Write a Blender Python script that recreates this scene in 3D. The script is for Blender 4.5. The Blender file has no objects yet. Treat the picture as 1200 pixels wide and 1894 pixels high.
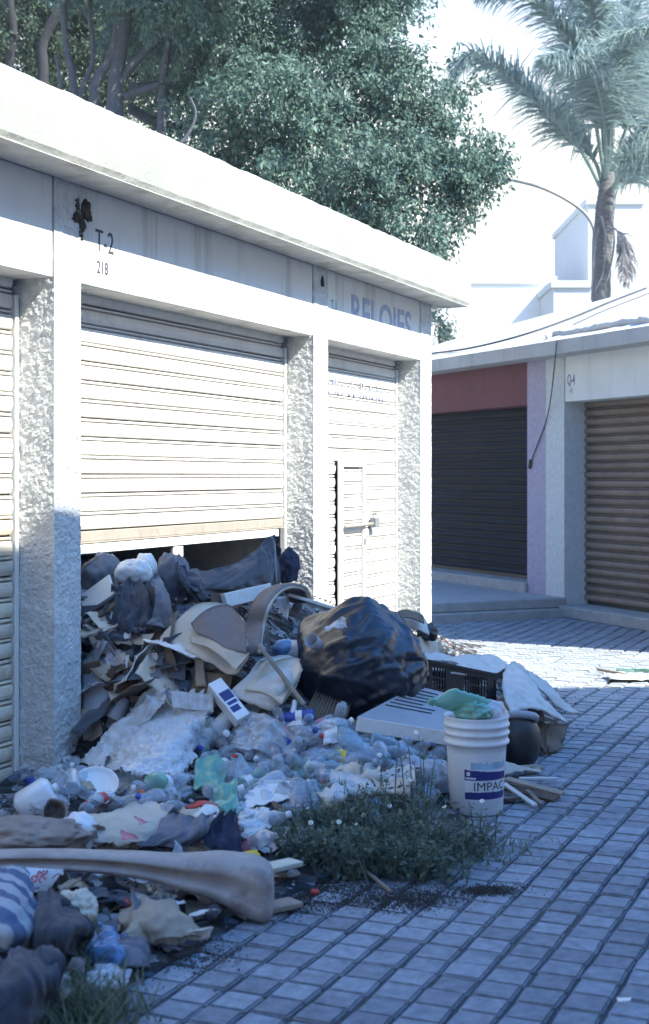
import bpy, bmesh, math, random
import numpy as np
from mathutils import Vector, Matrix, noise, Euler

random.seed(7)
rng = np.random.default_rng(7)
scene = bpy.context.scene
COL = scene.collection

# ------------------------------------------------------------------ camera, light, exposure
CAM = Vector((4.07, 0.0, 1.6))
TH = math.radians(23.16)
FOC = 2630.0                       # focal length in photograph pixels (50 mm lens)
HOR = 880.0                        # pixel row of the horizon
FW = Vector((-math.sin(TH), math.cos(TH), 0))
RT = Vector((math.cos(TH), math.sin(TH), 0))
UP = Vector((0, 0, 1))

cam_data = bpy.data.cameras.new('camera')
cam = bpy.data.objects.new('camera', cam_data)
COL.objects.link(cam)
cam.location = CAM
cam.rotation_euler = (math.radians(90), 0, TH)
cam_data.sensor_fit = 'VERTICAL'
cam_data.sensor_height = 36.0
cam_data.lens = 36.0 * FOC / 1894.0
cam_data.shift_y = -(947.0 - HOR) / 1894.0
cam_data.clip_start = 0.05
cam_data.clip_end = 2000
cam_data.dof.use_dof = True
cam_data.dof.focus_distance = 8.5
cam_data.dof.aperture_fstop = 3.6
scene.camera = cam

SUN = Vector((1.0, -0.14, 1.0)).normalized()          # direction towards the sun
world = bpy.data.worlds.new('World')
scene.world = world
world.use_nodes = True
nt = world.node_tree
sky = nt.nodes.new('ShaderNodeTexSky')
sky.sky_type = 'NISHITA'
sky.sun_disc = False
sky.sun_elevation = math.asin(SUN.z)
sky.sun_rotation = math.atan2(SUN.x, SUN.y)
sky.air_density = 1.2
sky.dust_density = 1.5
sky.ozone_density = 5.0
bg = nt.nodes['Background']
# deep blue overhead, a pale bright haze low down all round the horizon
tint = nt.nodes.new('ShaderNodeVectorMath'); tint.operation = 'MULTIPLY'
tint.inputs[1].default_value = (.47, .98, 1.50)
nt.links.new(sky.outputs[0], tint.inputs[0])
wtc = nt.nodes.new('ShaderNodeTexCoord')
wsp = nt.nodes.new('ShaderNodeSeparateXYZ'); nt.links.new(wtc.outputs['Generated'], wsp.inputs[0])
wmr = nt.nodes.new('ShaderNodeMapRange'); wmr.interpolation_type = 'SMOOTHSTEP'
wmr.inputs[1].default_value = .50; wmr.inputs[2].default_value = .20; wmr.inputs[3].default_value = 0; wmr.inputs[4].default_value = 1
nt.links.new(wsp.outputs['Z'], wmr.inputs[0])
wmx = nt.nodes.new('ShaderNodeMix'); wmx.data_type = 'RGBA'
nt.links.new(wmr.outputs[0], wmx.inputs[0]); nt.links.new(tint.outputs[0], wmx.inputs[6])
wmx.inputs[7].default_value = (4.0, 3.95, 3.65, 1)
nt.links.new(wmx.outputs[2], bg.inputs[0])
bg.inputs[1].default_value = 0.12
sl = bpy.data.lights.new('sun', 'SUN')
sl.energy = 4.9
sl.angle = math.radians(0.5)
sl.color = (1.0, 0.95, 0.80)
sun = bpy.data.objects.new('sun', sl)
COL.objects.link(sun)
sun.rotation_euler = SUN.to_track_quat('Z', 'Y').to_euler()
sun.location = (10, 0, 20)
vs = scene.view_settings
vs.view_transform = 'Standard'
vs.look = 'None'
vs.gamma = 1.0
vs.use_curve_mapping = False
vs.exposure = 1.65
scene.cycles.max_bounces = 8
scene.cycles.transparent_max_bounces = 24

# ------------------------------------------------------------------ rays from the camera position
def ray(px, py):
    return FW + RT * ((px - 600.0) / FOC) + UP * ((HOR - py) / FOC)
def at_depth(px, py, d):
    return CAM + ray(px, py) * d
def on_x(px, py, x0=0.0):
    r = ray(px, py)
    return CAM + r * ((x0 - CAM.x) / r.x)
def on_z(px, py, z=0.0):
    r = ray(px, py)
    return CAM + r * ((z - CAM.z) / r.z)
def wall_y(px, x0=0.0):
    return on_x(px, HOR, x0).y
def project(p):
    v = p - CAM
    d = v.dot(FW)
    if d < 0.1: return None
    return (600 + FOC * v.dot(RT) / d, HOR - FOC * v.z / d, d)

# ------------------------------------------------------------------ materials
def mat(name, col, rough=0.7, var=0.12, scale=6.0, bump=0.0, bscale=60.0, metal=0.0, spec=0.4,
        stain=None, stain_scale=3.0, stain_amt=0.5, streak=False, rnd=0.0, coat=0.0, detail=6.0, bdist=0.01, hue=0.0, alpha=None, sheen=0.0):
    m = bpy.data.materials.new(name)
    m.use_nodes = True
    N, L = m.node_tree.nodes, m.node_tree.links
    b = N['Principled BSDF']
    b.inputs['Roughness'].default_value = rough
    b.inputs['Metallic'].default_value = metal
    b.inputs['Specular IOR Level'].default_value = spec
    if coat: b.inputs['Coat Weight'].default_value = coat
    if sheen: b.inputs['Sheen Weight'].default_value = sheen
    tc = N.new('ShaderNodeTexCoord')
    vec = tc.outputs['Object']
    if rnd or hue:
        oi = N.new('ShaderNodeObjectInfo')
        ad = N.new('ShaderNodeVectorMath'); ad.operation = 'MULTIPLY_ADD'
        cb = N.new('ShaderNodeCombineXYZ')
        L.new(oi.outputs['Random'], cb.inputs[0]); L.new(oi.outputs['Random'], cb.inputs[1])
        L.new(cb.outputs[0], ad.inputs[0]); ad.inputs[1].default_value = (37, 91, 0); L.new(vec, ad.inputs[2])
        vec = ad.outputs[0]
    n1 = N.new('ShaderNodeTexNoise'); n1.inputs['Scale'].default_value = scale; n1.inputs['Detail'].default_value = detail
    n1.inputs['Roughness'].default_value = 0.62
    L.new(vec, n1.inputs['Vector'])
    ramp = N.new('ShaderNodeMapRange')
    ramp.inputs[1].default_value = 0.3; ramp.inputs[2].default_value = 0.7
    ramp.inputs[3].default_value = 1 - var; ramp.inputs[4].default_value = 1 + var
    L.new(n1.outputs[0], ramp.inputs[0])
    mul = N.new('ShaderNodeVectorMath'); mul.operation = 'SCALE'
    mul.inputs[0].default_value = col[:3]
    L.new(ramp.outputs[0], mul.inputs['Scale'])
    out = mul.outputs[0]
    if rnd:
        mr = N.new('ShaderNodeMapRange'); mr.inputs[3].default_value = 1 - rnd; mr.inputs[4].default_value = 1 + rnd
        L.new(oi.outputs['Random'], mr.inputs[0])
        m2 = N.new('ShaderNodeVectorMath'); m2.operation = 'SCALE'
        L.new(out, m2.inputs[0]); L.new(mr.outputs[0], m2.inputs['Scale']); out = m2.outputs[0]
    if hue:
        hs = N.new('ShaderNodeHueSaturation')
        mr = N.new('ShaderNodeMapRange'); mr.inputs[3].default_value = 0.5 - hue; mr.inputs[4].default_value = 0.5 + hue
        L.new(oi.outputs['Random'], mr.inputs[0]); L.new(mr.outputs[0], hs.inputs['Hue']); L.new(out, hs.inputs['Color'])
        out = hs.outputs[0]
    if stain:
        n2 = N.new('ShaderNodeTexNoise'); n2.inputs['Scale'].default_value = stain_scale; n2.inputs['Detail'].default_value = 8
        n2.inputs['Roughness'].default_value = 0.7
        if streak:
            mp = N.new('ShaderNodeMapping'); mp.inputs['Scale'].default_value = (1, 1, 0.08)
            L.new(vec, mp.inputs['Vector']); L.new(mp.outputs[0], n2.inputs['Vector'])
        else:
            L.new(vec, n2.inputs['Vector'])
        cr = N.new('ShaderNodeMapRange'); cr.inputs[1].default_value = 0.52; cr.inputs[2].default_value = 0.75
        cr.inputs[3].default_value = 0; cr.inputs[4].default_value = stain_amt
        L.new(n2.outputs[0], cr.inputs[0])
        mx = N.new('ShaderNodeMix'); mx.data_type = 'RGBA'
        L.new(cr.outputs[0], mx.inputs[0]); L.new(out, mx.inputs[6]); mx.inputs[7].default_value = (*stain, 1)
        out = mx.outputs[2]
    L.new(out, b.inputs['Base Color'])
    if bump:
        n3 = N.new('ShaderNodeTexNoise'); n3.inputs['Scale'].default_value = bscale; n3.inputs['Detail'].default_value = 5
        L.new(vec, n3.inputs['Vector'])
        bp = N.new('ShaderNodeBump'); bp.inputs['Strength'].default_value = bump; bp.inputs['Distance'].default_value = bdist
        L.new(n3.outputs[0], bp.inputs['Height']); L.new(bp.outputs[0], b.inputs['Normal'])
    if alpha is not None:                      # thin see-through plastic: more reflective at grazing angles
        lw = N.new('ShaderNodeLayerWeight'); lw.inputs[0].default_value = 0.35
        mr = N.new('ShaderNodeMapRange'); mr.inputs[3].default_value = alpha; mr.inputs[4].default_value = min(1, alpha + 0.48)
        L.new(lw.outputs['Facing'], mr.inputs[0])
        tr = N.new('ShaderNodeBsdfTransparent'); tr.inputs[0].default_value = (*[min(1, 0.55 + 0.5 * c) for c in col[:3]], 1)
        ms = N.new('ShaderNodeMixShader')
        L.new(mr.outputs[0], ms.inputs[0]); L.new(tr.outputs[0], ms.inputs[1]); L.new(b.outputs[0], ms.inputs[2])
        L.new(ms.outputs[0], N['Material Output'].inputs[0])
    return m

MT = {}
def defmats():
    a = MT
    a['wall'] = mat('wall_paint', (.74, .74, .70), .85, .06, 2, .25, 90, stain=(.30, .26, .21), stain_scale=5, stain_amt=.35, streak=True)
    a['lintel'] = mat('lintel_paint', (.58, .58, .55), .85, .05, 2, .15, 120, stain=(.16, .13, .10), stain_scale=2.6, stain_amt=.9, streak=True)
    a['stucco'] = mat('rough_stucco', (.51, .52, .51), 1.0, .18, 14, .6, 55, spec=.12, stain=(.28, .26, .23), stain_scale=25, stain_amt=.4, bdist=.02)
    a['fascia'] = mat('fascia_paint', (.27, .28, .255), .9, .12, 2.5, .4, 60, stain=(.24, .25, .245), stain_scale=7, stain_amt=.75, streak=True)
    a['soffit'] = mat('soffit_concrete', (.50, .50, .48), .9, .2, 4, .3, 40, stain=(.16, .14, .12), stain_scale=3, stain_amt=.8)
    a['slat'] = mat('white_slat_paint', (.60, .585, .54), .5, .08, 3, .05, 30, spec=.45, stain=(.26, .20, .18), stain_scale=6, stain_amt=.55, rnd=.06)
    a['slat_dirty'] = mat('dirty_slat_paint', (.58, .52, .42), .6, .16, 4, .05, 30, stain=(.20, .13, .07), stain_scale=5, stain_amt=.85, rnd=.08)
    a['rail'] = mat('rail_paint', (.72, .72, .68), .55, .06, 4)
    a['bar'] = mat('bottom_bar_metal', (.27, .245, .21), .6, .1, 6, stain=(.22, .14, .09), stain_scale=14, stain_amt=.8)
    a['darkslat'] = mat('charcoal_slat', (.011, .014, .024), .75, .2, 3, spec=.15, rnd=.15)
    a['brownslat'] = mat('brown_grey_slat', (.22, .175, .14), .75, .18, 3, spec=.2, stain=(.10, .06, .04), stain_scale=4, stain_amt=.5, rnd=.10)
    a['red'] = mat('red_paint', (.14, .052, .06), .85, .15, 4, .3, 80)
    a['purple'] = mat('lilac_paint', (.36, .335, .43), .9, .14, 20, .6, 70)
    a['palegrey'] = mat('pale_grey_paint', (.52, .56, .56), .9, .12, 20, .6, 70)
    a['palewall'] = mat('pale_wall_paint', (.66, .69, .68), .85, .05, 3, .2, 80, stain=(.4, .4, .36), stain_scale=4, stain_amt=.4, streak=True)
    a['fargrey'] = mat('grey_concrete_fascia', (.42, .43, .42), .9, .1, 3, .3, 50, stain=(.16, .16, .16), stain_scale=5, stain_amt=.5, streak=True)
    a['roofmem'] = mat('white_roof_coating', (.46, .465, .45), .8, .08, 3, .4, 20, stain=(.4, .4, .38), stain_scale=2, stain_amt=.5)
    a['concrete'] = mat('kerb_concrete', (.33, .33, .32), .9, .14, 8, .4, 60)
    a['paver'] = mat('concrete_paver', (.235, .255, .28), .9, .26, 22, .5, 160, stain=(.10, .105, .11), stain_scale=7, stain_amt=.65, rnd=.2)
    a['joint'] = mat('joint_dirt', (.085, .085, .085), 1, .3, 30, .6, 80)
    a['ground'] = mat('ground_concrete', (.25, .245, .235), .95, .15, 2, .3, 30)
    a['farwhite'] = mat('far_white_wall', (.78, .77, .73), .85, .04, 2)
    a['farshadewall'] = mat('far_painted_shade_wall', (.42, .46, .48), .85, .05, 1)  # grey-blue stands in for shade on the far house and tower
    a['hallbounce'] = mat('blue_bounce_wall', (.42, .51, .64), .85, .05, 2)  # unseen hall wall, coloured blue to bounce blue light into the shade
    a['groove'] = mat('grimy_slat_joint', (.24, .20, .20), .8, .3, 30)
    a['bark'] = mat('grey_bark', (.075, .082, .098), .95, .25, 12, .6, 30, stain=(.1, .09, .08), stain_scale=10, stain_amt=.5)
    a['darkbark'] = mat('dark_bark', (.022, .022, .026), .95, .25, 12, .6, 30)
    a['palmbark'] = mat('palm_bark', (.12, .12, .125), .95, .3, 14, .6, 30)
    a['leaf'] = leafmat('tree_leaf', (.06, .11, .095), (.13, .20, .16))
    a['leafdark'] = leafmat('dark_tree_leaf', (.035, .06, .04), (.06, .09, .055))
    a['palmleaf'] = leafmat('palm_leaf', (.14, .20, .20), (.26, .34, .33))
    a['weedleaf'] = leafmat('weed_leaf', (.095, .13, .095), (.18, .22, .16))
    a['grass'] = leafmat('grass_blade', (.09, .12, .07), (.20, .21, .13))
    a['dryfrond'] = mat('dry_frond', (.20, .195, .20), .9, .2, 10)
    a['petal'] = mat('white_petal', (.78, .78, .72), .7, .03, 5)
    a['iron'] = mat('painted_iron', (.19, .20, .21), .5, .1, 8, metal=.2)
    a['cable'] = mat('black_cable', (.03, .03, .035), .6)
    a['ink'] = mat('black_paint_lettering', (.05, .05, .07), .8, .3, 30)
    a['fadeink'] = mat('faded_blue_lettering', (.29, .32, .42), .85, .2, 20)
    a['fadeink2'] = mat('faded_green_lettering', (.40, .44, .44), .85, .2, 20)
    a['inkgreen'] = mat('grey_blue_lettering', (.20, .22, .32), .8, .2, 30)
    # rubbish
    a['heap'] = heapmat()
    a['card'] = mat('tan_cardboard', (.33, .27, .20), .9, .12, 5, .15, 60, stain=(.16, .12, .085), stain_scale=4, stain_amt=.6, rnd=.15)
    a['cardpale'] = mat('pale_cardboard', (.50, .44, .36), .9, .1, 5, .15, 60, stain=(.25, .2, .16), stain_scale=3, stain_amt=.5, rnd=.1)
    a['cardwhite'] = mat('white_faced_card', (.50, .49, .46), .85, .1, 5, .1, 60, stain=(.22, .18, .14), stain_scale=4, stain_amt=.75)
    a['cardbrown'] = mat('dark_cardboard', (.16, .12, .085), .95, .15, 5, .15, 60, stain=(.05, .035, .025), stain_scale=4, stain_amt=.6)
    a['carpet'] = mat('grey_carpet', (.22, .19, .185), 1, .1, 60, .6, 300)
    a['paper'] = mat('paper', (.64, .63, .60), .85, .1, 9, .1, 60, stain=(.3, .28, .27), stain_scale=9, stain_amt=.6, rnd=.15)
    a['paperp'] = mat('printed_paper', (.42, .40, .43), .7, .3, 25, .1, 60, stain=(.2, .12, .12), stain_scale=20, stain_amt=.6, rnd=.3, hue=.15)
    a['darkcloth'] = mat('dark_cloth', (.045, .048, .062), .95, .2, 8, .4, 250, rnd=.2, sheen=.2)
    a['greycloth'] = mat('grey_cloth', (.13, .135, .16), .95, .15, 8, .4, 250, sheen=.2)
    a['palecloth'] = mat('pale_grey_cloth', (.30, .30, .32), .95, .15, 8, .3, 200, sheen=.2)
    a['navy'] = mat('navy_cloth', (.02, .024, .05), .9, .2, 8, .3, 200)
    a['towel'] = towelmat()
    a['bagblack'] = mat('black_bin_bag', (.012, .016, .028), .34, .2, 6, .10, 30, spec=.5, bdist=.02)
    a['film'] = mat('clear_film', (.62, .66, .70), .2, .1, 8, .3, 25, spec=.7, alpha=.30, stain=(.35, .33, .3), stain_scale=7, stain_amt=.5)
    a['filmwhite'] = mat('white_film', (.66, .68, .70), .3, .08, 8, .25, 25, spec=.6, alpha=.55, rnd=.1, stain=(.33, .32, .31), stain_scale=6, stain_amt=.6)
    a['filmblue'] = mat('blue_film', (.12, .26, .46), .3, .15, 8, .3, 30, spec=.5, alpha=.8)
    a['filmgreen'] = mat('green_film', (.25, .5, .38), .25, .1, 8, .3, 30, spec=.5, alpha=.45)
    a['petclear'] = mat('clear_bottle_plastic', (.60, .66, .72), .08, .06, 5, 0, 26, spec=.8, alpha=.20, rnd=.1, coat=1.0)
    a['petgreen'] = mat('green_bottle_plastic', (.24, .45, .36), .08, .06, 5, 0, 26, spec=.8, alpha=.28, rnd=.15, coat=1.0)
    a['petblue'] = mat('pale_blue_bottle_plastic', (.44, .60, .70), .08, .06, 5, 0, 26, spec=.8, alpha=.24, rnd=.1, coat=1.0)
    a['petgreentint'] = mat('green_tinted_plastic', (.22, .50, .36), .15, .1, 6, .3, 26, spec=.8, alpha=.5)
    a['plwhite'] = mat('white_plastic', (.64, .66, .67), .4, .05, 5, spec=.5, stain=(.34, .33, .31), stain_scale=5, stain_amt=.6)
    a['plgrey'] = mat('grey_plastic', (.28, .30, .33), .45, .1, 5, spec=.5)
    a['plblack'] = mat('black_plastic', (.022, .020, .020), .45, .15, 5, spec=.5)
    a['plblue'] = mat('blue_plastic', (.03, .06, .30), .4, .1, 5, spec=.5)
    a['plred'] = mat('red_plastic', (.42, .035, .03), .4, .1, 5, spec=.5)
    a['plorange'] = mat('orange_plastic', (.50, .13, .04), .4, .1, 5, spec=.5)
    a['plyellow'] = mat('yellow_label', (.60, .44, .04), .5, .1, 5)
    a['pink'] = mat('pink_paper', (.50, .20, .24), .8, .15, 8)
    a['bumper'] = mat('dusty_beige_plastic', (.36, .315, .285), .75, .22, 7, .35, 90, stain=(.12, .09, .07), stain_scale=6, stain_amt=.85)
    a['wood'] = mat('weathered_wood', (.26, .21, .16), .9, .25, 9, .4, 60, stain=(.1, .075, .05), stain_scale=8, stain_amt=.6, rnd=.2)
    a['wooddark'] = mat('dark_wood', (.09, .055, .04), .8, .3, 9, .3, 60)
    a['panelgrey'] = mat('dirty_white_enamel', (.30, .31, .32), .5, .12, 5, stain=(.2, .19, .18), stain_scale=5, stain_amt=.8)
    a['woodwhite'] = mat('white_painted_wood', (.60, .58, .54), .7, .1, 7, .1, 60, stain=(.28, .22, .17), stain_scale=8, stain_amt=.6)
    a['foam'] = mat('cream_foam', (.60, .54, .42), .95, .12, 12, .4, 60, stain=(.35, .22, .06), stain_scale=4, stain_amt=.6)
    a['upholstery'] = mat('grey_brown_upholstery', (.16, .135, .125), .95, .15, 10, .4, 220)
    a['piping'] = mat('pale_piping', (.36, .33, .27), .8, .1, 8)
    a['dirtycloth'] = mat('dirty_tan_cloth', (.27, .22, .19), .95, .25, 8, .4, 100, stain=(.08, .06, .05), stain_scale=6, stain_amt=.8)
    a['dirt'] = mat('soil', (.045, .038, .03), 1, .3, 20, .6, 60)
    a['twig'] = mat('dry_twig', (.24, .19, .14), .9, .2, 10)
    a['blueprint'] = mat('dark_blue_print', (.025, .03, .16), .5, .08, 10)
    a['paleprint'] = mat('pale_blue_print', (.30, .45, .56), .5, .25, 12)
    a['redink'] = mat('red_marker', (.42, .06, .10), .7)

def island_tone(m, amt):
    N, L = m.node_tree.nodes, m.node_tree.links
    b = N['Principled BSDF']
    src = b.inputs['Base Color'].links[0].from_socket
    g = N.new('ShaderNodeNewGeometry'); mr = N.new('ShaderNodeMapRange'); mr.inputs[3].default_value = 1 - amt; mr.inputs[4].default_value = 1 + amt
    L.new(g.outputs['Random Per Island'], mr.inputs[0])
    v = N.new('ShaderNodeVectorMath'); v.operation = 'SCALE'
    L.new(src, v.inputs[0]); L.new(mr.outputs[0], v.inputs['Scale']); L.new(v.outputs[0], b.inputs['Base Color'])
def leafmat(name, c0, c1):
    m = bpy.data.materials.new(name); m.use_nodes = True
    N, L = m.node_tree.nodes, m.node_tree.links
    b = N['Principled BSDF']
    b.inputs['Roughness'].default_value = .6
    b.inputs['Specular IOR Level'].default_value = .3
    g = N.new('ShaderNodeNewGeometry')
    mx = N.new('ShaderNodeMix'); mx.data_type = 'RGBA'
    L.new(g.outputs['Random Per Island'], mx.inputs[0])
    mx.inputs[6].default_value = (*c0, 1); mx.inputs[7].default_value = (*c1, 1)
    L.new(mx.outputs[2], b.inputs['Base Color'])
    tl = N.new('ShaderNodeBsdfTranslucent')
    hs = N.new('ShaderNodeHueSaturation'); hs.inputs['Value'].default_value = 1.5
    L.new(mx.outputs[2], hs.inputs['Color']); L.new(hs.outputs[0], tl.inputs[0])
    ms = N.new('ShaderNodeMixShader'); ms.inputs[0].default_value = .3
    L.new(b.outputs[0], ms.inputs[1]); L.new(tl.outputs[0], ms.inputs[2])
    L.new(ms.outputs[0], N['Material Output'].inputs[0])
    return m

def heapmat():
    m = bpy.data.materials.new('heap_mixed_rubbish'); m.use_nodes = True
    N, L = m.node_tree.nodes, m.node_tree.links
    b = N['Principled BSDF']; b.inputs['Roughness'].default_value = .75
    tc = N.new('ShaderNodeTexCoord')
    v = N.new('ShaderNodeTexVoronoi'); v.inputs['Scale'].default_value = 17
    L.new(tc.outputs['Object'], v.inputs['Vector'])
    sp = N.new('ShaderNodeSeparateColor'); L.new(v.outputs['Color'], sp.inputs[0])
    cr = N.new('ShaderNodeValToRGB'); cr.color_ramp.interpolation = 'CONSTANT'
    els = [(0, (.018, .018, .02)), (.34, (.07, .07, .08)), (.5, (.28, .30, .33)), (.62, (.04, .042, .055)), (.74, (.40, .42, .45)), (.86, (.13, .115, .10)), (.93, (.12, .17, .24))]
    e = cr.color_ramp.elements
    e[0].position = 0; e[0].color = (*els[0][1], 1); e[1].position = els[1][0]; e[1].color = (*els[1][1], 1)
    for p, c in els[2:]:
        k = e.new(p); k.color = (*c, 1)
    L.new(sp.outputs[0], cr.inputs[0])
    n = N.new('ShaderNodeTexNoise'); n.inputs['Scale'].default_value = 40; n.inputs['Detail'].default_value = 6
    L.new(tc.outputs['Object'], n.inputs['Vector'])
    mx = N.new('ShaderNodeMix'); mx.data_type = 'RGBA'; mx.blend_type = 'MULTIPLY'; mx.inputs[0].default_value = .8
    L.new(cr.outputs[0], mx.inputs[6]); L.new(n.outputs[0], mx.inputs[7])
    L.new(mx.outputs[2], b.inputs['Base Color'])
    bp = N.new('ShaderNodeBump'); bp.inputs['Strength'].default_value = .9; bp.inputs['Distance'].default_value = .04
    L.new(v.outputs['Distance'], bp.inputs['Height']); L.new(bp.outputs[0], b.inputs['Normal'])
    return m

def towelmat():
    m = bpy.data.materials.new('striped_towel'); m.use_nodes = True
    N, L = m.node_tree.nodes, m.node_tree.links
    b = N['Principled BSDF']; b.inputs['Roughness'].default_value = .95
    tc = N.new('ShaderNodeTexCoord')
    w = N.new('ShaderNodeTexWave'); w.bands_direction = 'Y'; w.inputs['Scale'].default_value = 2.4; w.inputs['Distortion'].default_value = .4
    w.inputs['Phase Offset'].default_value = 1.1
    L.new(tc.outputs['Object'], w.inputs['Vector'])
    cr = N.new('ShaderNodeValToRGB'); e = cr.color_ramp.elements
    e[0].position = .42; e[0].color = (.09, .125, .21, 1); e[1].position = .60; e[1].color = (.36, .385, .42, 1)
    L.new(w.outputs[0], cr.inputs[0]); L.new(cr.outputs[0], b.inputs['Base Color'])
    n = N.new('ShaderNodeTexNoise'); n.inputs['Scale'].default_value = 220
    L.new(tc.outputs['Object'], n.inputs['Vector'])
    bp = N.new('ShaderNodeBump'); bp.inputs['Strength'].default_value = .5; bp.inputs['Distance'].default_value = .01
    L.new(n.outputs[0], bp.inputs['Height']); L.new(bp.outputs[0], b.inputs['Normal'])
    return m
defmats()
island_tone(MT['paver'], .13)

# ------------------------------------------------------------------ mesh helpers
def mesh(name, V, F, m=None, smooth=False):
    me = bpy.data.meshes.new(name)
    me.from_pydata([tuple(v) for v in V], [], F)
    if smooth: me.polygons.foreach_set('use_smooth', [True] * len(me.polygons))
    if m is not None: me.materials.append(MT[m] if isinstance(m, str) else m)
    me.update()
    return me
def link(name, me, parent=None, loc=None, mw=None):
    o = bpy.data.objects.new(name, me)
    COL.objects.link(o)
    if parent is not None: o.parent = parent
    if loc is not None: o.location = loc
    if mw is not None: o.matrix_basis = mw
    return o
def obj(name, V, F, m, parent=None, smooth=False, centre=True):
    """one mesh object; world-space points are re-based on their own centre (or on the parent's place)"""
    if parent is not None:
        base = parent_loc(parent)
        c = Vector((0, 0, 0))
        V = [Vector(v) - base for v in V]
        if centre:
            c = sum(V, Vector()) / len(V)
            V = [v - c for v in V]
        return link(name, mesh(name, V, F, m, smooth), parent, c)
    c = Vector((0, 0, 0))
    if centre:
        V = [Vector(v) for v in V]
        c = sum(V, Vector()) / len(V)
        c.z = min(v.z for v in V)
        V = [v - c for v in V]
    return link(name, mesh(name, V, F, m, smooth), None, c)
def parent_loc(p):
    l = Vector((0, 0, 0))
    while p is not None:
        l = l + p.location; p = p.parent
    return l
def empty(name, loc=(0, 0, 0)):
    o = bpy.data.objects.new(name, None)
    o.empty_display_size = .1
    COL.objects.link(o); o.location = loc
    return o
def tag(o, label=None, cat=None, group=None, kind=None):
    if label: o['label'] = label
    if cat: o['category'] = cat
    if group: o['group'] = group
    if kind: o['kind'] = kind
    return o

def box(x0, x1, y0, y1, z0, z1, bev=0.0):
    if bev <= 0:
        V = [(x, y, z) for x in (x0, x1) for y in (y0, y1) for z in (z0, z1)]
        F = [(0, 1, 3, 2), (4, 6, 7, 5), (0, 4, 5, 1), (2, 3, 7, 6), (0, 2, 6, 4), (1, 5, 7, 3)]
        return V, F
    bm = bmesh.new()
    bmesh.ops.create_cube(bm, size=1)
    for v in bm.verts:
        v.co = Vector(((x0 + x1) / 2 + v.co.x * (x1 - x0), (y0 + y1) / 2 + v.co.y * (y1 - y0), (z0 + z1) / 2 + v.co.z * (z1 - z0)))
    bmesh.ops.bevel(bm, geom=bm.edges[:], offset=bev, segments=1, affect='EDGES')
    V = [v.co.copy() for v in bm.verts]; bm.verts.index_update()
    F = [[v.index for v in f.verts] for f in bm.faces]
    bm.free()
    return V, F
def join(*parts):
    V, F = [], []
    for v, f in parts:
        o = len(V); V += list(v); F += [[i + o for i in q] for q in f]
    return V, F
def xf(vf, M):
    return [M @ Vector(v) for v in vf[0]], vf[1]
def lathe(prof, seg=20, cap0=True, cap1=True):
    V, F = [], []
    for r, z in prof:
        for k in range(seg):
            a = 2 * math.pi * k / seg
            V.append(Vector((r * math.cos(a), r * math.sin(a), z)))
    n = len(prof)
    for i in range(n - 1):
        for k in range(seg):
            F.append([i * seg + k, i * seg + (k + 1) % seg, (i + 1) * seg + (k + 1) % seg, (i + 1) * seg + k])
    if cap0: F.append(list(range(seg))[::-1])
    if cap1: F.append([(n - 1) * seg + k for k in range(seg)])
    return V, F
def tube(path, r, seg=7, taper=None, flat=1.0):
    P = [Vector(p) for p in path]
    V, F = [], []
    n = len(P)
    prev = None
    for i, p in enumerate(P):
        t = (P[min(i + 1, n - 1)] - P[max(i - 1, 0)]).normalized()
        if prev is None:
            a = Vector((0, 0, 1)) if abs(t.z) < .9 else Vector((1, 0, 0))
            u = t.cross(a).normalized()
        else:
            u = (prev - t * prev.dot(t)).normalized()
        prev = u
        w = t.cross(u)
        rr = r if taper is None else r + (taper - r) * i / (n - 1)
        if callable(r): rr = r(i / (n - 1))
        for k in range(seg):
            a = 2 * math.pi * k / seg
            V.append(p + u * (rr * math.cos(a)) + w * (rr * flat * math.sin(a)))
    for i in range(n - 1):
        for k in range(seg):
            F.append([i * seg + k, i * seg + (k + 1) % seg, (i + 1) * seg + (k + 1) % seg, (i + 1) * seg + k])
    F.append(list(range(seg))[::-1]); F.append([(n - 1) * seg + k for k in range(seg)])
    return V, F
def catmull(P, n):
    P = [np.array(p, float) for p in P]
    if len(P) == 2:
        return [P[0] + (P[1] - P[0]) * i / (n - 1) for i in range(n)]
    out = []
    m = len(P) - 1
    for i in range(n):
        t = i / (n - 1) * m
        k = min(int(t), m - 1); f = t - k
        p1, p2 = P[k], P[k + 1]
        p0 = P[k - 1] if k > 0 else 2 * p1 - p2
        p3 = P[k + 2] if k + 2 <= m else 2 * p2 - p1
        out.append(.5 * ((2 * p1) + (-p0 + p2) * f + (2 * p0 - 5 * p1 + 4 * p2 - p3) * f * f + (-p0 + 3 * p1 - 3 * p2 + p3) * f ** 3))
    return out
def smoothpath(P, n): return [Vector(p) for p in catmull(P, n)]
def fbm(v, o=4, h=.55):
    s, a, f = 0, 1, 1
    for _ in range(o):
        s += a * noise.noise(Vector(v) * f); a *= h; f *= 2.03
    return s
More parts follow.
